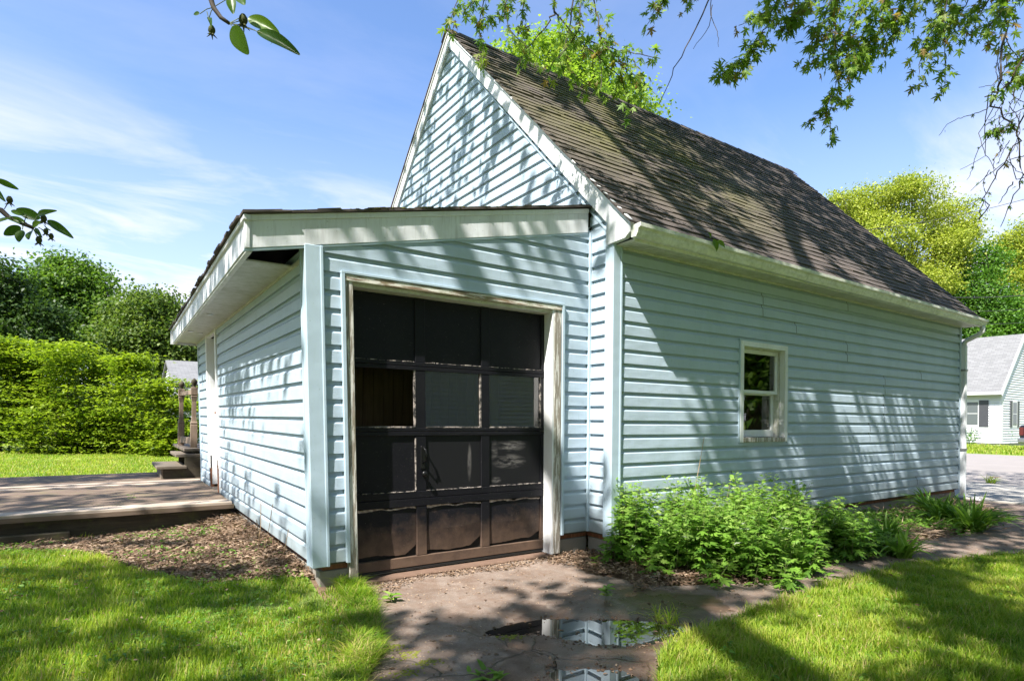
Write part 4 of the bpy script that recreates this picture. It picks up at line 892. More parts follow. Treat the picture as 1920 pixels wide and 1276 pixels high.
# the row of bright shrubs behind the back lawn, each its own plant
def shrub(px, top, wpx, depth, label, n):
    m_ = depth/FPX; b_ = at(px, 845, depth); b_[2] = -.2; H_ = (845-top)*m_*.97; rx = wpx*m_
    t = thing('bushy_shrub', label, 'shrub', b_, 'bright yellow-green shrubs in a row behind the back lawn')
    lobes = []
    for k in range(14):
        fr_ = random.choice([.1, .15, .25, .35, .5, .62, .74, .84]); a_ = random.uniform(0, 6.28); q = random.uniform(.2, 1.0)*math.sqrt(1-fr_*fr_*1.25); zc = fr_*H_
        lobes.append((b_[0]+math.cos(a_)*q*rx, b_[1]+math.sin(a_)*q*rx, -.2+zc, rx*random.uniform(.3, .5), rx*.42, H_*random.uniform(.09, .17)))
    lobes.append((b_[0], b_[1], H_*.25, rx*.75, rx*.75, H_*.33))
    for k in range(4): lobes.append((b_[0]+random.uniform(-.5, .5)*rx, b_[1]+random.uniform(-.5, .5)*rx, H_*random.uniform(.86, .98), rx*.22, rx*.22, H_*.09))
    n = int(n*.62); nc = n//16; li = rng.choice(len(lobes), nc); lb = np.array(lobes); d = unit(nc); cen = lb[li, :3]+d*lb[li, 3:]*(.5+.95*rng.random(nc)**.9)[:, None]
    cen[:, 2] = np.maximum(cen[:, 2], -.1); cv = rng.random(nc)
    # layered, nearly horizontal sprays
    pos = np.repeat(cen, 16, 0)+rng.normal(size=(nc*16, 3))*np.array([.23, .23, .03]); dd = np.repeat(d, 16, 0)*np.array([1, 1, 0])
    v, f, a = scatter(*QL, pos, frames(dd*.8+unit(len(pos))*np.array([1, 1, .3])-np.array([0, 0, .12]), np.tile([0, 0, 1.], (len(pos), 1))+unit(len(pos))*.35), .115*(.6+.7*rng.random(len(pos))), np.clip(np.repeat(cv, 16)*.6+.4*rng.random(len(pos)), 0, 1))
    mesh_obj('foliage', v, f, 'leaf_hedge', t, attr=a); mb = MB()
    for k in range(9):
        e = lobes[k % 14][:3]; mb.tube([(b_[0]+random.uniform(-.2, .2), b_[1]+random.uniform(-.2, .2), -.3), (b_[0]*.5+e[0]*.5, b_[1]*.5+e[1]*.5, e[2]*.6), e], [.04, .025, .008], 5)
    mb.build('stem', 'bark', t)
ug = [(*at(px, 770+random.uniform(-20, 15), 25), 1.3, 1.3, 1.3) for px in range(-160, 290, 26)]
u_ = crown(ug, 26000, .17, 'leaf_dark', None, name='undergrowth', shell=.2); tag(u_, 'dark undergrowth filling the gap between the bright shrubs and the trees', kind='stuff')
lab = 'bright yellow-green shrub in the dense row behind the back lawn'
SL_ = ['bright yellow-green shrub at the far left, mostly outside the photo', 'first tall yellow-green shrub from the left edge of the photo', 'second tall yellow-green shrub from the left, in the row behind the lawn', 'middle yellow-green shrub of the row behind the deck', 'yellow-green shrub right of the middle of the row, below the round-topped tree', 'yellow-green shrub beneath the olive tree, left of the grey-roofed house', 'shorter yellow-green shrub in front of the grey-roofed house', 'smallest yellow-green shrub, beside the porch posts']
for i, (px, top, wpx, dd) in enumerate([(-90, 650, 80, 19), (-8, 632, 78, 19), (62, 668, 62, 19.8), (125, 650, 72, 18.8), (195, 680, 62, 19.6), (250, 672, 58, 18.7), (305, 715, 44, 18.4), (342, 752, 34, 18.2)]): shrub(px, top, wpx, dd, SL_[i], 15000 if i < 6 else 9000)
tree('yellow_tree', 'large yellow-green blossoming tree rising behind the right end of the roof', 'tree', [(1640, 385, 60, 42), (1710, 375, 60, 38), (1770, 420, 55, 45), (1600, 410, 45, 40), (1660, 450, 70, 55), (1740, 480, 70, 50), (1800, 470, 40, 45), (1700, 540, 70, 50), (1780, 540, 50, 40), (1570, 385, 22, 22), (1640, 520, 60, 50)], 44, 70000, .155, 'leaf_yellow', 1720, r=.4, shell=.5)
tree('yellow_tree', 'yellow-green tree at the right edge of the photo behind the wires', 'tree', [(1895, 480, 35, 42), (1930, 470, 40, 50), (1900, 540, 45, 40), (1950, 560, 50, 50), (1850, 610, 40, 25)], 46, 26000, .165, 'leaf_yellow', 1920, r=.3)
tree('green_tree', 'fresh green tree between the two yellow-green trees above the white house', 'tree', [(1850, 490, 28, 34), (1840, 545, 45, 45), (1880, 590, 50, 45), (1820, 600, 45, 35), (1930, 610, 50, 40), (1860, 640, 60, 30)], 42, 34000, .165, 'leaf_green', 1870, r=.3)
tree('bright_tree', 'sunlit bright green tree standing behind the roof ridge under the maple sprays', 'tree', [(950, 120, 36, 50), (1000, 130, 45, 60), (1050, 140, 50, 60), (1060, 110, 40, 45), (1110, 160, 50, 50), (1150, 190, 50, 50), (1190, 190, 40, 50), (1080, 210, 90, 60), (1120, 110, 22, 25)], 17, 15000, .10, 'leaf_maple_bright', 1090, r=.22, shell=.3)
# trees and house on the camera's side of the street: seen only mirrored in the panes, and part of the place
RH = thing('neighbour_house', 'white clapboard house behind the photographer, mirrored dimly in the garage door glass', 'house', (7, -14, -.2))
mb = MB(); courses(mb, lambda s, o, z: (s, -12+o, z), -.1, 3.2, k_(2.5), k_(9.5)); mb.build('wall', 'far_white', RH); MB().box(2.5, 9.5, -19, -12.03, -.3, 3.2).build('wall', 'far_white', RH)
uvroof('roof', [(2.1, -11.6, 3.0), (9.9, -11.6, 3.0), (9.9, -15.5, 6.4), (2.1, -15.5, 6.4)], RH); uvroof('roof', [(2.1, -19.4, 3.0), (9.9, -19.4, 3.0), (9.9, -15.5, 6.4), (2.1, -15.5, 6.4)], RH)
for x in (): f = MB().box(x, x+.9, -11.99, -11.94, 1.0, 2.3).build('window', 'far_trim', RH); MB().box(x+.08, x+.82, -11.935, -11.93, 1.08, 2.22).build('pane', 'glass_far', f)
for i, (x, y, h, rr) in enumerate([(15, -8.5, 9, 3.2), (19, -13, 12, 4.5), (12.5, -17, 13, 4), (-1.5, -15, 12, 4.2), (-9.5, -14, 12, 4.2), (-17, -10, 12, 4.2), (-21, -2.5, 12, 4.2), (-23, 6, 12, 4.4), (27, -9, 13, 4.5), (4, -22, 14, 5)]):
    t = thing('street_tree', 'leafy tree behind the photographer, seen only as a reflection in the window panes', 'tree', (x, y, -.2), 'trees behind the photographer')
    lobes = [(x, y, h*.35, rr*.8, rr*.8, h*.22)]+[(x+rr*.55*math.cos(q), y+rr*.55*math.sin(q), h*random.uniform(.4, .8), rr*.55, rr*.55, h*.2) for q in (0, 1.2, 2.5, 3.8, 5.1)]+[(x, y, h*.8, rr*.6, rr*.6, h*.18)]
    crown(lobes, 9000, .34, 'leaf_mid', t, shell=.4); MB().tube([(x, y, -.4), (x+.1, y, h*.25), (x, y+.1, h*.7)], [.3, .24, .1], 8).build('trunk', 'bark', t, smooth=True)
# shrubs in front of the far house
for i, (px, wp, hp, lb_) in enumerate([(1822, 16, 22, 'low green shrub left of the leafier bush under the white house window'), (1858, 22, 30, 'leafier green bush at the corner of the white house')]):
    b_ = at(px, 835, 34.5); b_[2] = -.15; m_ = 34.5/FPX; t = thing('garden_bush', lb_, 'bush', b_)
    crown([(b_[0], b_[1], hp*m_*.45, wp*m_, wp*m_, hp*m_*.5)], 2200, .09, 'leaf_green', t, name='foliage', shell=.3); MB().tube([(b_[0], b_[1], -.2), (b_[0], b_[1], .5)], .05, 5).build('stem', 'bark', t)

# ---- the silver maple whose boughs hang into the picture and dapple everything
MT = thing('silver_maple', 'overhanging silver maple with leafy sprays and bare twigs hanging into the top of the photo', 'tree', (-7.5, -7.5, -.2))
mb = MB(); mb.tube([(-7.5, -7.5, -.5), (-7.4, -7.4, 2), (-7.1, -7.0, 5)], [.55, .42, .36], 12); mb.build('trunk', 'bark', MT, smooth=True)
spr = [  # (pixel path, depth, leaves per metre, leaf size, twig radius, spread)
 ([(885, -60), (862, -10), (846, 30), (838, 62)], 5.0, 16, .070, .004, .05), ([(930, -60), (905, 10), (898, 50), (908, 90), (903, 128)], 5.0, 14, .062, .004, .04),
 ([(960, -60), (918, -15), (880, 12), (860, 25)], 5.0, 22, .065, .004, .06), ([(1000, -70), (950, 0), (930, 30), (900, 38)], 5.1, 30, .065, .005, .08),
 ([(1015, -60), (985, -5), (978, 40), (985, 85), (972, 122)], 4.9, 24, .068, .004, .07), ([(960, -40), (945, 20), (958, 60), (1005, 105), (1010, 128)], 5.0, 12, .06, .004, .06),
 ([(1060, -60), (1042, 10), (1030, 40), (985, 95)], 5.0, 3, .06, .010, .06), ([(1085, -60), (1072, 20), (1058, 90), (1020, 150)], 5.0, 14, .066, .007, .09),
 ([(1040, 20), (1080, 70), (1120, 105), (1165, 150), (1185, 212)], 5.0, 22, .066, .006, .09), ([(1100, -60), (1118, 20), (1128, 90), (1126, 170)], 5.0, 12, .066, .007, .09),
 ([(1095, -40), (1085, 60), (1050, 110), (1060, 150)], 4.9, 20, .066, .005, .10), ([(1045, 60), (1130, 85), (1190, 100), (1232, 108)], 5.1, 30, .068, .005, .09),
 ([(1120, 60), (1160, 120), (1205, 150), (1215, 170)], 5.0, 26, .066, .004, .09), ([(1050, 95), (1075, 140), (1110, 165), (1140, 180)], 5.0, 24, .066, .004, .08),
 ([(1265, -50), (1240, 0), (1222, 30), (1212, 48)], 5.2, 30, .070, .004, .07), ([(1300, -50), (1297, 0), (1283, 22)], 5.2, 22, .062, .003, .04),
 ([(1352, -50), (1305, 55), (1265, 125), (1236, 196)], 5.1, 0, .06, .006, .05), ([(1335, -50), (1332, 30), (1345, 60), (1347, 88)], 5.1, 0, .06, .003, .05), ([(1335, 10), (1330, 50), (1300, 92)], 5.1, 0, .06, .003, .05),
 ([(1475, -60), (1455, 0), (1440, 50), (1412, 95), (1380, 125), (1350, 142)], 4.9, 62, .070, .006, .085), ([(1500, -60), (1452, 10), (1415, 35), (1385, 48)], 4.9, 34, .070, .004, .07),
 ([(1560, -60), (1515, 0), (1485, 35), (1462, 64)], 5.0, 55, .072, .005, .08),
 ([(1600, -60), (1560, 0), (1535, 60), (1520, 125)], 5.0, 58, .072, .006, .10), ([(1580, -60), (1565, 60), (1572, 110), (1568, 160), (1556, 198), (1556, 262)], 5.1, 26, .068, .005, .08),
 ([(1640, -60), (1610, 20), (1580, 80), (1530, 130)], 5.2, 48, .072, .005, .12), ([(1680, -60), (1650, 20), (1620, 60), (1590, 132)], 5.0, 50, .072, .005, .12), ([(1720, -60), (1690, 20), (1650, 80), (1602, 122)], 5.1, 44, .072, .005, .10),
 ([(1760, -60), (1720, 10), (1680, 60), (1640, 100)], 5.3, 44, .07, .006, .12), ([(1800, -60), (1770, 20), (1730, 90), (1722, 150)], 5.1, 34, .07, .005, .10), ([(1785, -60), (1770, 50), (1772, 120), (1773, 176)], 5.0, 15, .07, .004, .06),
 ([(1840, -60), (1810, 10), (1770, 50), (1735, 75)], 5.2, 42, .07, .005, .12), ([(1880, -60), (1850, 10), (1810, 50), (1790, 80)], 5.2, 38, .07, .005, .12), ([(1930, -60), (1890, 0), (1850, 60), (1855, 85)], 5.0, 34, .07, .006, .10),
 ([(1556, 190), (1535, 215), (1512, 236)], 5.1, 42, .062, .003, .04), ([(1556, 180), (1575, 188), (1590, 192)], 5.1, 36, .062, .003, .03), ([(1560, 120), (1590, 135), (1600, 142)], 5.1, 36, .066, .003, .04), ([(1630, 60), (1620, 110), (1592, 118)], 5.1, 30, .066, .004, .06),
 ([(1900, -60), (1886, 20), (1892, 80), (1915, 130)], 5.0, 20, .068, .006, .08), ([(1945, 60), (1915, 120), (1880, 170), (1846, 182)], 4.8, 11, .066, .012, .05), ([(1960, 120), (1930, 140), (1905, 145)], 4.8, 40, .068, .004, .06),
 ([(1884, 60), (1876, 150), (1866, 196), (1896, 232), (1912, 262), (1872, 318), (1846, 372), (1836, 412)], 4.9, 1, .05, .008, .03), ([(1852, 180), (1846, 235), (1848, 290), (1868, 318)], 4.9, 0, .05, .003, .03),
 ([(1905, 232), (1885, 238), (1858, 245)], 4.9, 36, .062, .003, .04), ([(1940, 170), (1905, 250), (1918, 330), (1895, 380), (1876, 425)], 4.9, 1, .05, .006, .03), ([(1866, 196), (1835, 250), (1848, 292), (1800, 318)], 5.0, 0, .05, .0025, .03),
 ([(1836, 410), (1856, 385), (1838, 372), (1810, 392)], 5.0, 0, .05, .004, .03), ([(1900, 340), (1886, 360), (1872, 382)], 4.9, 0, .05, .004, .03), ([(1930, 200), (1900, 210), (1870, 222), (1848, 235)], 4.9, 4, .04, .003, .03),
 ([(1945, 100), (1890, 130), (1862, 160), (1835, 164)], 4.9, 3, .035, .003, .02), ([(1925, 290), (1890, 300), (1850, 330), (1820, 358)], 4.9, 2, .035, .003, .02), ([(1935, 330), (1906, 335), (1893, 295), (1905, 270)], 4.9, 2, .035, .003, .02),
]
# tangle of fine bare twigs on the right
for k in range(26):
    x0_, y0_ = random.uniform(1850, 1930), random.uniform(60, 330); a_ = random.uniform(1.2, 2.4); ln = random.uniform(40, 110); p = [(x0_, y0_)]
    for j in range(5): a_ += random.uniform(-.55, .55); p.append((p[-1][0]+ln/5*math.cos(a_), p[-1][1]+ln/5*math.sin(a_)))
    spr.append((p, random.uniform(4.7, 5.2), 1.5, .03, .0025, .02))
lv, lr, ls, la = [], [], [], []
for path, dep, dens, sz, tr, spread in spr:
    P = [at(x, y, dep+.12*math.sin(i*1.3+x)) for i, (x, y) in enumerate(path)]
    Q = []
    for i in range(len(P)-1):
        for t in np.linspace(0, 1, 5)[:-1]: Q.append(P[i]+(P[i+1]-P[i])*t+rng.normal(size=3)*tr*1.2)
    Q.append(P[-1]); n = len(Q); MB().tube(Q, [tr*(1-.75*i/n)+.001 for i in range(n)], 5).build('twig', 'twig', MT)
    seg = np.array(Q); ln = np.linalg.norm(np.diff(seg, axis=0), axis=1); tot = ln.sum(); nl = int(tot*dens*2.5)
    cum = np.concatenate([[0], np.cumsum(ln)])
    for k in range(nl):
        s_ = tot*(.12+.88*(k+random.random())/max(nl, 1)) if dens < 30 else tot*random.random(); j = min(np.searchsorted(cum, s_)-1, len(ln)-1); p = seg[j]+(seg[j+1]-seg[j])*(s_-cum[j])/ln[j]
        o_ = unit(1)[0]*spread*random.random()**.5; dirn = o_/spread*.9+np.array([0, 0, -.75])+rng.normal(size=3)*.3
        lv.append(p+o_); lr.append((dirn, unit(1)[0]*.8+np.array([-.3, -.5, .6]))); ls.append(sz*random.uniform(.7, 1.2)); la.append(random.random()**.95)
v, f, a = scatter(*ML, np.array(lv), frames(np.array([q[0] for q in lr]), np.array([q[1] for q in lr])), np.array(ls), np.array(la))
mesh_obj('leaves', v, f, 'leaf_maple', MT, attr=a)['kind'] = 'stuff'
# big boughs from the trunk forward above the frame
def bough(P, r0, r1): MB().tube(P, [r0+(r1-r0)*i/(len(P)-1) for i in range(len(P))], 8).build('limb', 'bark', MT, smooth=True)
fork = (-7.1, -7.0, 5)
bough([fork, (-5.6, -5.4, 7.6), (-3.4, -3.2, 8.8), (-1, -1.4, 9.3), (1.6, .2, 9.6)], .24, .05); bough([fork, (-6.8, -4.6, 8), (-6.4, -1.5, 9.6), (-5.5, 2.0, 10.5), (-4.6, 4.5, 11)], .22, .05)
bough([fork, (-4.2, -6.2, 7.2), (-.8, -4.8, 8.3), (2.2, -3.4, 8.6), (4.6, -2.4, 9.0)], .22, .05); bough([(-5.6, -5.4, 7.6), (-4.2, -2.6, 9.8), (-2.8, .6, 11.3), (-1.0, 3.2, 12.6)], .14, .04); bough([fork, (-8, -8.5, 9), (-8.5, -9.5, 13)], .2, .06)
bough([(-1, -1.4, 9.3), (.2, -.6, 7.6), (.2, .0, 6.9)], .05, .02); bough([(-.8, -4.8, 8.3), (.6, -2.6, 7.6), (1.3, -1.5, 7.2)], .05, .02); bough([(2.2, -3.4, 8.6), (2.8, -2.6, 6.8), (3.1, -2.3, 6.0)], .05, .02)
# canopy leaves: unseen, thinned by the patch list below to cast the wanted dapple
SH = dict()
def first_hit(Gx, Gy):
    """surface a sun ray aimed at ground point G meets, as an xyz point (vectorised)"""
    k = 1/1.43
    P = np.stack([Gx+.14, Gy+.063, np.full_like(Gx, -.2)], -1); zb = np.full_like(Gx, -.2)
    def upd(x, y, z, ok):
        nonlocal P, zb
        ok = ok & (z > zb); P = np.where(ok[:, None], np.stack([x, y, z], -1), P); zb = np.where(ok, z, zb)
    gx, gy = Gx+.2*k*-1, Gy-.2*k*.45     # shift G to z=0
    gx, gy = Gx-.0, Gy
    # roof plane z = 3.0+ (y)*1.02 ; y = Gy-.39*k*z
    z = (2.99+1.02*gy)/(1+1.02*.39*k); x = gx-k*z; y = gy-.39*k*z; upd(x, y, z, (x > -.07) & (x < 7.7) & (y > -.27) & (y < 3.1))
    z = gx/k; y = gy-.39*k*z; upd(0*z, y, z, (y > 0) & (y < 6.2) & (z > 0) & (z < 2.7+np.minimum(y, 6.19-y)*1.02) & ((z > 2.95) | (y < .3)))
    z = gy/(.39*k); x = gx-k*z; upd(x, 0*z, z, (x > 0) & (x < 7.5) & (z > 0) & (z < 2.6))
    z = (gy-.3)/(.39*k); x = gx-k*z; upd(x, 0*z+.3, z, (x > -2.5) & (x < 0) & (z > -.2) & (z < 2.7))
    z = (gx+2.5)/k; y = gy-.39*k*z; upd(0*z-2.5, y, z, (y > .3) & (y < 6.2) & (z > 0) & (z < 2.2))
    z = (2.985+.2225*gx)/(1+.2225*k); x = gx-k*z; y = gy-.39*k*z; upd(x, y, z, (x > -3) & (x < 0) & (y > .25) & (y < 6.5))
    return P
# lit and shaded patches as seen in the photograph: (x, y, half-width, half-height, tilt deg, keep-probability)
BL = [
 (1365, 860, 42, 150, -22, 1.), (1345, 770, 25, 35, -20, .05), (1230, 930, 120, 26, -8, .35),
 (1512, 800, 22, 75, -14, .0), (1535, 850, 12, 120, -14, .95), (1600, 820, 48, 100, -18, .02), (1660, 790, 22, 60, -20, .2), (1700, 800, 14, 80, -18, .1), (1760, 830, 34, 120, 0, .8), (1500, 900, 50, 40, 0, .3), (1620, 910, 60, 20, 0, .15), (1430, 880, 26, 60, -15, .5), (1225, 800, 95, 200, -12, .0), (1185, 620, 60, 140, -12, .0),
 (840, 740, 290, 330, 0, .02), (850, 440, 330, 50, -2, .08),
 (840, 250, 26, 110, 12, .02), (900, 300, 22, 90, 10, .1), (950, 330, 30, 60, 15, .15), (1010, 350, 30, 40, 0, .2), (790, 330, 20, 70, 10, .2), (870, 250, 10, 130, 12, .9), (930, 280, 12, 90, 14, .85), (860, 140, 30, 30, 0, .6),
 (1120, 700, 22, 300, 0, .0), (1090, 720, 12, 300, 0, .0),
 (760, 500, 18, 70, -30, .5), (720, 450, 14, 50, -30, .5), (600, 620, 24, 160, 0, .12), (560, 430, 80, 30, 0, .25),
 (520, 760, 70, 50, -5, .12), (480, 820, 70, 60, 0, .10), (510, 900, 80, 60, 0, .06), (540, 980, 60, 60, 0, .15), (400, 780, 22, 80, 0, .0),
 (1080, 290, 60, 60, 38, .35), (1130, 300, 50, 30, 40, .05), (1120, 235, 60, 26, 36, .35), (1190, 330, 40, 18, 35, .1), (1000, 190, 80, 22, 35, .4), (1150, 380, 60, 16, 30, .35), (1230, 390, 60, 14, 32, .15), (1290, 410, 60, 12, 32, .1), (1340, 345, 50, 14, 36, .15), (1420, 400, 50, 14, 36, .1), (1440, 430, 60, 12, 32, .1), (1520, 470, 40, 12, 36, .1), (1490, 490, 60, 10, 34, .15), (1600, 500, 40, 9, 36, .1), (1570, 530, 50, 9, 30, .15), (1200, 250, 60, 20, 36, .9), (1300, 300, 90, 30, 32, .95), (1660, 545, 50, 9, 36, .2), (930, 130, 40, 20, 35, .6),
 (880, 1085, 230, 50, -4, .0), (820, 1135, 150, 26, 0, .03), (1010, 1110, 60, 26, 0, .35), (820, 1172, 120, 18, 0, 1.), (900, 1205, 80, 14, 0, .1), (1000, 1200, 260, 40, 5, .9), (760, 1215, 60, 40, 0, .3), (1180, 1120, 140, 26, 0, .95), (1330, 1152, 60, 12, -8, .05), (850, 1250, 90, 30, 0, .75),
 (1350, 1000, 220, 80, 8, .04), (1180, 1010, 60, 60, 0, .2), (1500, 1000, 70, 40, 0, .15), (1640, 960, 60, 18, 0, .25), (1700, 1000, 60, 14, 0, .3), (1800, 960, 60, 40, 0, .5),
 (1600, 1060, 120, 12, -10, .2), (1480, 1100, 60, 12, -10, .3), (1660, 1025, 40, 12, 0, .95), (1820, 1010, 60, 16, 0, .9),
 (1400, 1230, 220, 60, 0, .04), (1560, 1130, 110, 36, -6, .1), (1760, 1130, 110, 24, 14, .95), (1860, 1170, 60, 30, 10, .97), (1880, 1080, 50, 20, 0, .2), (1620, 1190, 90, 26, 0, .15), (1780, 1240, 110, 22, 0, .35), (1500, 1180, 60, 16, 0, .15), (1640, 1250, 80, 20, 0, .2), (1900, 1130, 40, 18, 0, .4),
 (120, 1060, 130, 16, -3, .05), (40, 1035, 60, 14, 0, .35), (300, 1050, 60, 22, 0, .1), (130, 1120, 200, 18, 0, .65), (450, 1125, 140, 16, 5, .65), (200, 1180, 70, 22, -12, .08), (330, 1170, 60, 12, 0, .5), (440, 1185, 90, 26, 18, .06), (60, 1230, 70, 24, 0, .6), (250, 1245, 70, 18, 0, .6), (560, 1150, 50, 22, 0, .3), (600, 1190, 70, 30, 0, .45), (640, 1120, 50, 40, 0, .1), (480, 1250, 70, 20, 0, .15), (600, 1250, 50, 16, 0, .5), (560, 1180, 60, 16, 0, .1),
 (400, 1000, 160, 26, 0, .12), (480, 1050, 90, 22, 0, .3), (250, 920, 220, 9, -4, .8), (220, 938, 200, 8, -4, .15), (370, 915, 40, 14, 0, .05), (180, 957, 200, 6, -3, .1), (100, 890, 200, 14, 0, .85), (150, 865, 400, 22, 0, .02),
]
BL = [((q[0], q[1], q[2]*1.1, q[3]*1.5, q[4], q[5]*.2) if (30 <= q[4] <= 40 and q[5] < .45) else q) for q in BL]
def keep_prob(px, py, P):
    p = np.full(px.shape, .62)
    p = np.where((P[:, 2] > 2.65) & (P[:, 0] > .05), .78, p)        # roof mostly in shade
    p = np.where((P[:, 2] > 2.95) & (P[:, 0] <= .05), .38, p)        # gable
    p = np.where((P[:, 2] < -.1) & (P[:, 0] > 9), .35, p)
    for x, y, a_, b_, t, k in BL:
        c, s_ = math.cos(rad(t)), math.sin(rad(t)); u = ((px-x)*c+(py-y)*s_)/a_; v_ = (-(px-x)*s_+(py-y)*c)/b_; q = np.clip(1.25-(u*u+v_*v_), 0, .5)*2
        p = p*(1-q)+k*q
    return p
def canopy(n, zlo, zhi, size):
    m0 = n//14; cl = np.repeat(np.arange(m0), 14); n = len(cl)
    cgx, cgy = rng.uniform(-7.5, 15, m0), rng.uniform(-5, 9.5, m0); ch = rng.uniform(zlo, zhi, m0)
    for _ in range(7):      # leaf clumps that would show are raised until out of view
        q = np.stack([cgx-ch/1.43, cgy-.39*ch/1.43, ch], -1); u, v_, dd = pix(q); vis = (dd > 0) & (u > -120) & (u < 2040) & (v_ > -90) & (v_ < 1300); ch = np.where(vis, ch*1.13, ch)
    Gx = cgx[cl]+rng.normal(size=n)*.17; Gy = cgy[cl]+rng.normal(size=n)*.12; h = ch[cl]+rng.normal(size=n)*.15
    hit = first_hit(Gx, Gy); px, py, d = pix(hit); pr = keep_prob(px, py, hit)
    inview = (px > -250) & (px < 2050) & (py > -100) & (py < 1450) & (d > .3)
    pr = np.where(inview, pr, .6); pr = np.where((Gx > 12.5) | (Gy > 8) & (Gx > 0), .3, pr)
    pos = np.stack([Gx-h/1.43, Gy-.39*h/1.43, h], -1)
    u, v_, dd = pix(pos); vis = (dd > 0) & (u > -60) & (u < 1980) & (v_ > -25) & (v_ < 1300)
    ok = (rng.random(n) < pr**1.5) & ~vis; pos = pos[ok]; m_ = len(pos)
    T = unit(m_)-np.array([0, 0, .5]); Nn = unit(m_)*.8+np.array([0, 0, 1.])
    v, f, a = scatter(*QL, pos, frames(T, Nn), size*(.75+.5*rng.random(m_)), rng.random(m_)*.85)
    return mesh_obj('shade_canopy_leaves', v, f, 'leaf_maple', MT, attr=a)
canopy(125000, 7.2, 10.5, .17)['kind'] = 'stuff'
# the pear whose sprigs enter at the upper left
PT = thing('pear_tree', 'pear tree reaching in at the upper left with two leafy sprigs of glossy leaves', 'tree', (-6.3, -3.2, -.2))
MB().tube([(-6.3, -3.2, -.4), (-6.25, -3.1, 1.0), (-6.0, -2.9, 2.0), (-5.7, -2.7, 2.9)], [.11, .09, .07, .04], 10).build('trunk', 'bark', PT, smooth=True)
def pear(branch, d0, leaves, buds, src):
    P = [Vector(src)]+[Vector(at(x, y, d0)) for x, y in branch]; n = len(P)
    MB().tube(P, [.018]+[.0075*(1-.6*i/n) for i in range(1, n)], 7).build('branch', 'twig', PT, smooth=True)
    for (bx, by), (tx_, ty_), wpx, val in leaves:
        b_ = at(bx, by, d0+random.uniform(-.03, .03)); t = at(tx_, ty_, d0+random.uniform(-.05, .03)); ax_ = t-b_; ln = np.linalg.norm(ax_)
        nrm = -AF*1.0+AU*random.uniform(-.3, .5)+AR*random.uniform(-.4, .4); V, F = oval_leaf(1.0); sc = np.array([[wpx/FPX*d0*1.12, ln*.95, ln*.8]])
        v, f, a = scatter(V, F, b_[None], frames(ax_[None], nrm[None]), sc, np.array([val])); 
        o = mesh_obj('leaf', v, f, 'leaf_pear', PT, attr=a, smooth=True); ss = o.modifiers.new('s', 'SUBSURF'); ss.levels = ss.render_levels = 2
        q = Vector(min(branch, key=lambda k: (k[0]-bx)**2+(k[1]-by)**2) and at(*min(branch, key=lambda k: (k[0]-bx)**2+(k[1]-by)**2), d0)); MB().tube([q, q.lerp(Vector(b_), .5)+Vector((0, 0, .003)), Vector(b_)], .0009, 5).build('leaf_stalk', 'stem_green', PT)
    for (x, y), s_, (sx, sy) in buds:
        c = at(x, y, d0); q = s_/FPX*d0; MB().tube([at(sx, sy, d0), c], .0009, 5).build('fruit_stalk', 'stem_green', PT)
        mb = MB().lathe(c[0], c[1], [(q*.25, c[2]+q*.7), (q*.5, c[2]+q*.3), (q*.55, c[2]-q*.1), (q*.3, c[2]-q*.6), (q*.15, c[2]-q*.7)], 8)
        for k in range(5): t = k*1.257; mb.tube([(c[0]+q*.2*math.cos(t), c[1]+q*.2*math.sin(t), c[2]-q*.6), (c[0]+q*.8*math.cos(t), c[1]+q*.8*math.sin(t), c[2]-q*1.05)], [q*.16, q*.03], 4)
        mb.build('fruitlet', 'moss_dark', PT, smooth=True)
pear([(380, -60), (394, -5), (400, 14), (414, 33), (430, 44)], 1.30, [((462, 32), (527, 62), 26, .75), ((478, 57), (566, 99), 24, .1), ((434, 46), (466, 106), 32, .6), ((432, -8), (437, 27), 17, .4), ((448, -10), (458, 8), 20, .4), ((375, 26), (361, 26), 9, .2), ((392, 34), (396, 46), 8, .3), ((520, 74), (505, 82), 14, .5), ((440, 60), (441, 76), 5, .3)],
     [((397, 57), 12, (388, 22)), ((456, 38), 15, (432, 44))], (-5.75, -2.75, 2.8))
pear([(-90, 372), (-20, 388), (2, 394), (16, 407), (45, 420), (62, 427)], 1.25, [((-12, 334), (40, 357), 11, .6), ((-10, 352), (10, 379), 10, .5), ((80, 412), (22, 388), 20, .5), ((70, 404), (103, 393), 11, .7), ((86, 411), (140, 447), 15, .5), ((50, 404), (14, 393), 9, .6), ((50, 418), (8, 405), 12, .6), ((20, 408), (-12, 418), 12, .5), ((42, 424), (2, 442), 17, .25), ((42, 430), (33, 455), 20, .3), ((60, 432), (51, 448), 15, .3), ((66, 427), (78, 445), 8, .1), ((80, 418), (95, 434), 9, .8), ((60, 424), (76, 414), 12, .7)],
     [((73, 450), 10, (62, 428)), ((96, 443), 8, (78, 430)), ((86, 434), 8, (72, 426)), ((18, 375), 10, (8, 392)), ((82, 410), 10, (66, 422))], (-5.95, -2.85, 2.1))

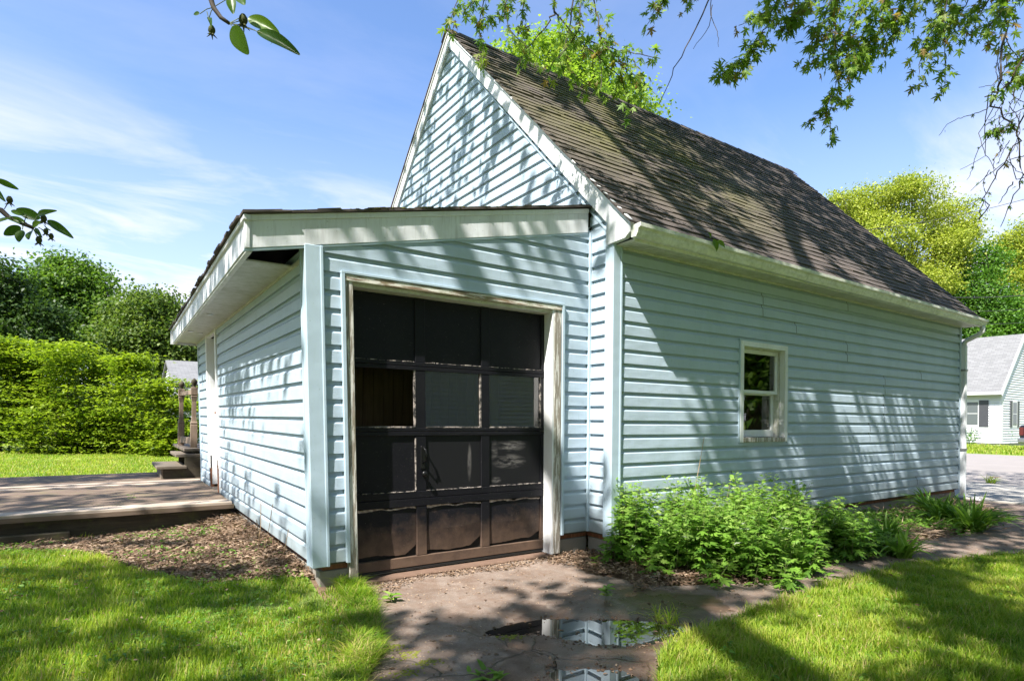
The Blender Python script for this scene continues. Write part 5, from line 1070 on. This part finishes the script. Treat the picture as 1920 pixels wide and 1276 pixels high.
# ------------------------------------------------------------------ plants in the bed
def mugwort(x, y, ns, hmax, seed, grp=True):
    t = thing('mugwort_plant', 'leafy green mugwort plant in the tall weed patch against the long wall', 'plant', (x, y, -.2), 'mugwort plants in the weed patch by the long wall')
    pos, T, Nn, S, A = [], [], [], [], []; mb = MB()
    for s_ in range(ns):
        a_ = random.uniform(0, 6.28); bx, by = x+random.gauss(0, .12), y+random.gauss(0, .10); h = hmax*random.uniform(.65, 1.08); ln = random.uniform(.02, .30)*h
        tx_, ty_ = bx+math.cos(a_)*ln, by+math.sin(a_)*ln-.05
        C_ = [(bx+(tx_-bx)*q*q, by+(ty_-by)*q*q, -.22+h*q) for q in np.linspace(0, 1, 6)]; mb.tube(C_, [.0035-.0025*i/5 for i in range(6)], 4)
        nl = int(h*52)
        for k in range(nl):
            q = .15+.85*(k+.5)/nl; p = np.array([bx+(tx_-bx)*q*q, by+(ty_-by)*q*q, -.22+h*q]); an = k*2.4+random.random(); r_ = (1-q)*.8+.25
            d = np.array([math.cos(an), math.sin(an), .55-.9*(1-q)+random.uniform(-.25, .25)]); pos.append(p+d*.012); T.append(d); Nn.append(np.array([0, 0, 1.])+rng.normal(size=3)*.35); S.append(.085*(.45+.75*min(1, (1-q)*2.2))*random.uniform(.75, 1.2)); A.append(np.clip(.25+.45*q+random.gauss(0, .15), 0, .93) if random.random() > .015 else 1.)
    mb.build('stem', 'stem_green', t); v, f, a = scatter(*GL, np.array(pos), frames(np.array(T), np.array(Nn)), np.array(S), np.array(A)); mesh_obj('foliage', v, f, 'leaf_mug', t, attr=a)
mg = []
for i in range(150):
    x, y = random.uniform(.05, 2.3), random.uniform(-1.18, -.12)
    if x < .35 and y < -.75: continue
    if all((x-a)**2+((y-b_)*1.2)**2 > .052 for a, b_ in mg): mg.append((x, y))
for x, y in mg:
    h = .66*(1-.30*max(0, x-1.2))*(1-.45*max(0, -y-.75)); h = max(h, .26) if x < 2.1 else .3
    mugwort(x, y, 11, h*random.uniform(.75, 1.2), 0)
for x, y in ((-.08, -.55), (.02, -.95), (.35, -1.28), (1.0, -1.25), (-.05, -.1)): mugwort(x, y, 6, .24, 0)
def straps(name, x, y, n, ln, label, cat_, mat='leaf_lily', wid=.014, group=None, up=1.0, z=-.2, vr=(0, 1), part='leaves'):
    t = thing(name, label, cat_, (x, y, z), group); V, F, A = [], [], []
    for i in range(n):
        a_ = random.uniform(0, 6.28); l = ln*random.uniform(.55, 1.1); rx, ry = math.cos(a_), math.sin(a_); out_ = random.uniform(.35, 1.05); o = len(V); w_ = wid*random.uniform(.7, 1.2); bx, by = x+random.gauss(0, .04), y+random.gauss(0, .04); val = random.uniform(*vr)
        for k in range(7):
            q = k/6; r_ = l*out_*q; zz = z+l*up*(q*1.2-1.0*q*q*min(1, out_))*.85; ww = w_*(1-q**2.2)+.0008
            V += [(bx+rx*r_-ry*ww, by+ry*r_+rx*ww, zz+.15*ww), (bx+rx*r_, by+ry*r_, zz-.25*ww), (bx+rx*r_+ry*ww, by+ry*r_-rx*ww, zz+.15*ww)]; A += [val]*3
        for k in range(6):
            for c in (0, 1): F.append((o+3*k+c, o+3*k+c+1, o+3*k+c+4, o+3*k+c+3))
    mesh_obj(part, V, np.array(F), mat, t, attr=A); return t
dl = 'arching daylily clump at the %s'
for i, (px, py, n, l, lb_) in enumerate([(1820, 985, 110, .62, 'largest arching daylily clump below the downspout end of the bed'), (1770, 975, 80, .55, 'daylily clump touching the wall just left of the largest clump'), (1745, 955, 60, .6, 'upright daylily clump against the foundation near the downspout'), (1660, 1010, 90, .48, 'dark daylily clump in the middle of the bed'), (1690, 1035, 60, .42, 'pale daylily clump drooping to the bed edge'), (1610, 1010, 70, .38, 'small daylily clump just right of the mugwort patch')]):
    p = on(px, py+10, 'z', -.2); straps('daylily_clump', p[0], p[1], n, l, lb_, 'plant', wid=.017, vr=(.15, .8) if i != 4 else (.6, 1))  # one clump drawn from the paler leaf values
straps('grass_tuft', *on(1250, 1165, 'z', -.2)[:2], 60, .16, 'spiky grass tuft growing from the driveway below the weed patch', 'plant', 'grass_blade', .0022, vr=(.3, .95))
p = on(905, 1270, 'z', -.19); straps('dandelion', p[0], p[1], 16, .12, 'flat green rosette weed at the bottom edge on the cracked driveway', 'plant', 'leaf_lily', .011, up=.35, z=-.19, vr=(.3, .9))
straps('grass_tuft', *on(1858, 905, 'z', -.2)[:2], 50, .3, 'small grass tuft in the joint beyond the downspout', 'plant', 'grass_blade', .006, vr=(.4, .9))
# dry stalks and vines near the walls
def stalk(px, py, pts, nm, label, mat='twig_dry', r=.003):
    o = MB().tube([tuple(p) for p in pts], r, 4).build(nm, mat); tag(o, label, 'stalk')
stalk(0, 0, [(.95, -.12, -.1), (1.0, -.10, .35), (1.12, -.08, .70), (1.17, -.07, .86)], 'dry_stalk', 'tall thin reddish dry stalk before the wall left of the window', r=.0028)
stalk(0, 0, [(1.5, -.1, .05), (1.53, -.08, .25), (1.60, -.07, .42)], 'dry_stalk', 'short thin stalk standing under the window', r=.002)
p = on(1335+200, 1045, 'z', -.18)
stalk(0, 0, [on(1508, 1050, 'z', -.18), on(1506, 1035, 'y', -.95), on(1525, 1020, 'y', -.9), on(1545, 1012, 'z', -.12)], 'dry_vine', 'curled pale dry vine at the edge of the bed', r=.0045)
for i, (a_, b_, lb_) in enumerate((((1490, 985), (1512, 1022), 'straight pale dead stick leaning at the end of the mugwort'), ((1500, 1050), (1545, 1028), 'pale dead stick lying under the curled vine'))):
    A, B_ = on(*a_, 'y', -1.0), on(*b_, 'y', -1.05); stalk(0, 0, [A, (A+B_)/2+.01, B_], 'dead_stick', lb_, r=.004)
for i, (x, y, tx_, ty_, h, lb_) in enumerate(((-2.66, 1.35, -2.60, 1.15, .52, 'tallest dry weed stalk against the lean-to wall'), (-2.70, 1.25, -2.74, 1.05, .42, 'dry stalk leaning left beside the tallest one at the lean-to'), (-2.62, 1.7, -2.57, 1.75, .45, 'thin brown stalk by the lean-to wall nearer the deck'), (-2.62, .95, -2.55, .85, .36, 'dry stalk nearest the lean-to corner post'))):
    stalk(0, 0, [(x, y, -.2), ((x+tx_)/2+.02, (y+ty_)/2, -.2+h*.55), (tx_, ty_, -.2+h)], 'dry_stalk', lb_, r=.0028)
def weedlet(x, y, h, n, label, mat='leaf_mug', sz=.05):
    t = thing('seedling', label, 'plant', (x, y, -.2)); pos = []; T = []
    mb = MB().tube([(x, y, -.22), (x+.01, y, -.2+h*.5), (x+random.uniform(-.04, .04), y-.02, -.2+h)], .0025, 4); mb.build('stem', 'stem_green', t)
    for k in range(n): a_ = k*2.4; q = .3+.7*k/n; pos.append((x, y-.01, -.2+h*q)); T.append((math.cos(a_), math.sin(a_), .2))
    v, f, a = scatter(*OL, np.array(pos), frames(np.array(T), np.tile([0, 0, 1.], (n, 1))+.3*unit(n)), sz*(.7+.6*rng.random(n)), .4+.6*rng.random(n)); mesh_obj('foliage', v, f, 'leaf_mug', t, attr=a)
for (px, py), h, n, lb_, sz in (((245, 975), .30, 26, 'lacy young weed in front of the deck edge, left of centre', .05), ((170, 985), .16, 8, 'small seedling by the deck edge left of the lacy weed', .05), ((150, 988), .12, 6, 'smallest seedling at the far left of the mulch', .05), ((365, 968), .16, 9, 'bright seedling at the deck edge near the lean-to', .07), ((335, 985), .13, 7, 'low seedling on the mulch below the deck edge', .06), ((425, 980), .18, 9, 'seedling at the deck corner by the lean-to wall', .05), ((660, 1085), .20, 14, 'broad-leaved weed at the foot of the left door casing', .085), ((645, 1080), .14, 8, 'small weed between corner post and door casing', .06), ((375, 905), .35, 16, 'green weed growing beside the porch steps', .06), ((515, 1010), .34, 12, 'green sprout among the dry stalks at the lean-to wall', .05), ((730, 1130), .07, 8, 'trailing weed at the lawn edge on the driveway', .07), ((1135, 1125), .10, 14, 'low green weed on the driveway left of the mugwort', .06)):
    p = on(px, py, 'z', -.2); weedlet(p[0], p[1], h, n, lb_, sz=sz)

# ------------------------------------------------------------------ grass, litter, clover, pebbles (beyond counting)
MUL = [(-2.45, .42), (-2.75, .55), (-3.15, .85), (-3.5, 1.5), (-3.75, 2.1), (-4.1, 2.6), (-4.8, 3.3), (-2.5, 3.5)]
def grass(name, n, box, inside, h, wd, lab=None, vshift=0, lean_=.5, hp=None):
    x = rng.uniform(box[0], box[1], n); y = rng.uniform(box[2], box[3], n); ok = inside(x, y); x, y = x[ok], y[ok]; n = len(x)
    th_ = rng.random(n) < np.clip(1.15-1.3*np.clip(sn(x, y, 7.3, 2.2)*sn(x, y, 2.9, .4)*2.2, 0, 1), .25, 1); x, y = x[th_], y[th_]; n = len(x)
    patch = sn(x, y, 1.3, 4)*.55+sn(x, y, 4.1, 2)*.5; tuft = np.clip(sn(x, y, 11, 1)+.2, -.3, 1); hh = h*(.35+.85*rng.random(n)**1.3)*(1+.35*patch+.4*tuft); 
    if hp is not None: hh = hh*hp(x, y)
    z = gz_all(x, y); az = rng.uniform(0, 6.283, n); dirx, diry = np.cos(az), np.sin(az); ln = lean_*(.3+.9*rng.random(n))*hh; ww = wd*(.6+.8*rng.random(n)); sx, sy = -diry, dirx
    V = np.zeros((n, 7, 3)); 
    for k, (q, tw) in enumerate(((0, 1), (.4, .85), (.75, .5))):
        for s_, sg in ((0, -1), (1, 1)):
            V[:, 2*k+s_, 0] = x+dirx*ln*q*q+sx*ww*tw*sg; V[:, 2*k+s_, 1] = y+diry*ln*q*q+sy*ww*tw*sg; V[:, 2*k+s_, 2] = z+hh*(q-.25*q*q*lean_)
    V[:, 6, 0] = x+dirx*ln*1.1; V[:, 6, 1] = y+diry*ln*1.1; V[:, 6, 2] = z+hh*(1-.35*lean_)
    BF = np.array([(0, 1, 3), (0, 3, 2), (2, 3, 5), (2, 5, 4), (4, 5, 6)]); F = (BF[None]+(np.arange(n)*7)[:, None, None]).reshape(-1, 3)
    hh = np.where(rng.random(n) < .012, hh*2.0, hh); val = np.clip(.42+.28*patch+.12*tuft+.2*rng.normal(size=n)+vshift, 0, .97); dry = np.clip(1-np.hypot(x+2.35, y+.9)/.9, 0, 1)+np.clip(1-np.abs(y+1.62)/.16, 0, 1)*.8*(x > -1) if h > .05 and y.max() < 4 else 0*x; val = np.where(rng.random(n) < .08+.30*dry*(sn(x, y, 5, 1) > -.2), 1, val)
    o = mesh_obj(name, V.reshape(-1, 3), F, 'grass_blade', attr=np.repeat(val, 7)); tag(o, lab, None, None, 'stuff'); return o
def blocked(x, y): return (x > -2.60) & (x < 7.6) & (y > -1.3) & (y < 6.4)
inv = lambda x, y: (lambda q: (q[2] > .2) & (q[0] > -60) & (q[0] < 1980) & (q[1] < 1310))(pix(np.stack([x, y, np.full_like(x, -.2)], -1)))
inL = lambda x, y: ~poly_in(x, y, DR) & ~poly_in(x, y, MUL) & (y < 3.4) & ~((x > -2.52) & (y > .25)) & inv(x, y)
grass('grass', 300000, (-7, -2.0, -1.9, 3.4), inL, .055, .0024, 'lush dappled lawn grass in front of the deck', .06)
edge = lambda x, y: ~poly_in(x, y, DR) & (poly_in(x+.10, y, DR) | poly_in(x+.16, y-.05, DR)) & (y < .3) & (x < -1.9)
grass('grass', 130000, (-3.6, -2.1, -1.9, .3), edge, .115, .0022, 'longer grass hanging over the left edge of the driveway', .02, .9)
inR = lambda x, y: ~poly_in(x, y, DR) & (y < -1.45) & (x > -2.3) & inv(x, y)
grass('grass', 340000, (-2.2, 3.2, -3.9, -1.4), inR, .085, .0025, 'bright tufted lawn grass on the right of the driveway', .12, .6)
grass('grass', 190000, (3.2, 9.5, -5.5, -1.7), inR, .08, .0032, 'bright lawn grass farther right along the drive', .12, .6)
grass('grass', 170000, (-9, 6, 7.6, 21), lambda x, y: inv(x, y) & (y > 7.75) & ~((x > -2.7) & (y < 8.7)), .06, .008, 'mown back lawn beyond the deck', .22, .4)
grass('grass', 26000, (26, 37, 3, 16), inv, .13, .02, 'grass strip in front of the white house', .2, .4)
def litter(name, n, box, inside, size, mat, lab, zf, vr=(0, 1), base=OL, flat=.35, zj=.012):
    x = rng.uniform(box[0], box[1], n); y = rng.uniform(box[2], box[3], n); ok = inside(x, y); x, y = x[ok], y[ok]; n = len(x)
    z = zf(x, y)+zj*rng.random(n); az = rng.uniform(0, 6.283, n); T = np.stack([np.cos(az), np.sin(az), .25*rng.normal(size=n)], -1); Nn = np.tile([0, 0, 1.], (n, 1))+flat*rng.normal(size=(n, 3))
    v, f, a = scatter(*base, np.stack([x, y, z], -1), frames(T, Nn), size*(.4+.9*rng.random(n)), rng.uniform(*vr, n)); o = mesh_obj(name, v, f, mat, attr=a); tag(o, lab, None, None, 'stuff')
stick = (np.array([(-.012, 0, 0), (.012, 0, 0), (.009, 1, .02), (-.009, 1, .02), (0, .5, .06)]), np.array([(0, 1, 4), (1, 2, 4), (2, 3, 4), (3, 0, 4)]))
litter('leaf_litter', 42000, (-5.0, -2.45, .4, 3.45), lambda x, y: poly_in(x, y, MUL), .038, 'litter', 'brown fallen leaves and mulch beside the lean-to wall', gz_all, zj=.03)
litter('dead_stems', 3000, (-5.0, -2.5, .4, 3.4), lambda x, y: poly_in(x, y, MUL), .11, 'litter', 'dry stems strewn over the mulch', gz_all, (.2, .9), stick, zj=.04)
BED = [(-.12, .28), (-.45, -.25), (-.2, -.95), (.5, -1.3), (1.5, -1.26), (2.6, -1.2), (4.2, -1.3), (5.6, -1.25), (6.7, -.85), (7.6, .0), (7.4, .0)]
litter('leaf_litter', 15000, (-.5, 7.6, -1.35, .3), lambda x, y: poly_in(x, y, BED), .05, 'litter', 'brown leaf litter covering the plant bed along the long wall', lambda x, y: gz_all(x, y)+.01, zj=.04)
litter('dead_stems', 2200, (1.6, 7.0, -1.35, -.1), lambda x, y: poly_in(x, y, BED), .20, 'litter', 'dry straw stems in the bed between the daylilies', lambda x, y: gz_all(x, y)+.02, (.5, 1), stick, zj=.05)
litter('ground_weeds', 12000, (1.2, 6.4, -1.32, -.05), lambda x, y: poly_in(x, y, BED) & (sn(x, y, 1.6, 2) > -.15), .045, 'clover', 'low green weeds creeping through the bed', lambda x, y: gz_all(x, y)+.03, base=OL, flat=.7, zj=.09)
litter('clover', 11000, (-6, -2.3, -1.9, 3.0), lambda x, y: inL(x, y) & (sn(x, y, 2.0, 5) > -.1), .026, 'clover', 'clover and small broad weeds in the left lawn', lambda x, y: gz_all(x, y)+.028, base=OL, flat=.35, zj=.025)
litter('mulch_weeds', 2500, (-4.8, -2.5, .5, 3.4), lambda x, y: poly_in(x, y, MUL) & (sn(x, y, 2.6, 3) > .1), .03, 'clover', 'small green weeds sprouting through the mulch', lambda x, y: gz_all(x, y)+.03, flat=.6, zj=.03)
litter('clover', 2200, (-2, 4, -3.9, -1.6), lambda x, y: inR(x, y) & (sn(x, y, 2.0, 5) > .1), .028, 'clover', 'clover patches in the right lawn', lambda x, y: gz_all(x, y)+.05, base=OL, flat=.35, zj=.03)
peb = (np.array([(-.5, -.4, 0), (.5, -.5, 0), (.45, .5, 0), (-.4, .5, 0), (0, 0, .45)]), np.array([(0, 1, 4), (1, 2, 4), (2, 3, 4), (3, 0, 4)]))
dv_in = lambda x, y: poly_in(x, y, DR)
litter('grit', 6000, (-3, 3, -2.3, .2), lambda x, y: dv_in(x, y) & (sn(x, y, 3, 1) > -.2), .010, 'litter', 'grit and small stones on the driveway', drive_z, (.3, 1), peb, zj=.0)
litter('fallen_leaves', 700, (-6, -2.2, -1.9, 3.2), inL, .024, 'litter', 'brown fallen leaves caught in the left lawn', lambda x, y: gz_all(x, y)+.035, zj=.02, flat=.5)
litter('fallen_leaves', 350, (-2, 5, -3.9, -1.5), inR, .024, 'litter', 'brown fallen leaves caught in the right lawn', lambda x, y: gz_all(x, y)+.05, zj=.02, flat=.5)
litter('leaf_crumbs', 1300, (-2.8, 5, -2.1, .3), dv_in, .026, 'litter', 'scattered brown leaf crumbs on the driveway', lambda x, y: drive_z(x, y)+.002, zj=.003)
litter('leaf_crumbs', 3200, (-2.3, .3, -.02, .32), lambda x, y: dv_in(x, y) & (y > .12+.1*sn(x, y, 4)), .022, 'litter', 'reddish debris gathered along the door sill', lambda x, y: drive_z(x, y)+.003, zj=.012)
litter('leaf_crumbs', 2600, (-.6, .2, -.9, .32), lambda x, y: (x+.45 > .35*sn(x, y, 3)) , .03, 'litter', 'reddish debris beside the mugwort in the inner corner', lambda x, y: np.maximum(drive_z(x, y), gz_all(x, y))+.004, (.2, .9), zj=.02)
litter('floating_leaves', 160, (-2.2, -.8, -2.1, -.9), lambda x, y: (drive_z(x, y) < -.214), .028, 'litter', 'leaf bits floating on the puddles', lambda x, y: -.2122+0*x, (.0, .7), zj=.0005, flat=.06)
litter('grit', 1500, (-2.3, -.7, -2.2, -.8), lambda x, y: (drive_z(x, y) < -.206) & (drive_z(x, y) > -.2150), .016, 'litter', 'grit ringing the puddle margins', drive_z, (0, .5), peb, zj=.0)
pts = []
for i in range(260):
    cx, cy = random.choice([on(960, 1190, 'z', -.19), on(770, 1225, 'z', -.19), on(800, 1240, 'z', -.19), on(740, 1210, 'z', -.19), on(760, 1262, 'z', -.19)])[:2]; x, y = cx+random.gauss(0, .035), cy+random.gauss(0, .025)
    pts.append((x, y, float(drive_z(np.array(x), np.array(y)))))
mo = clumps('moss', pts, .008, 'moss', None); tag(mo, 'moss cushions in the cracks of the driveway')
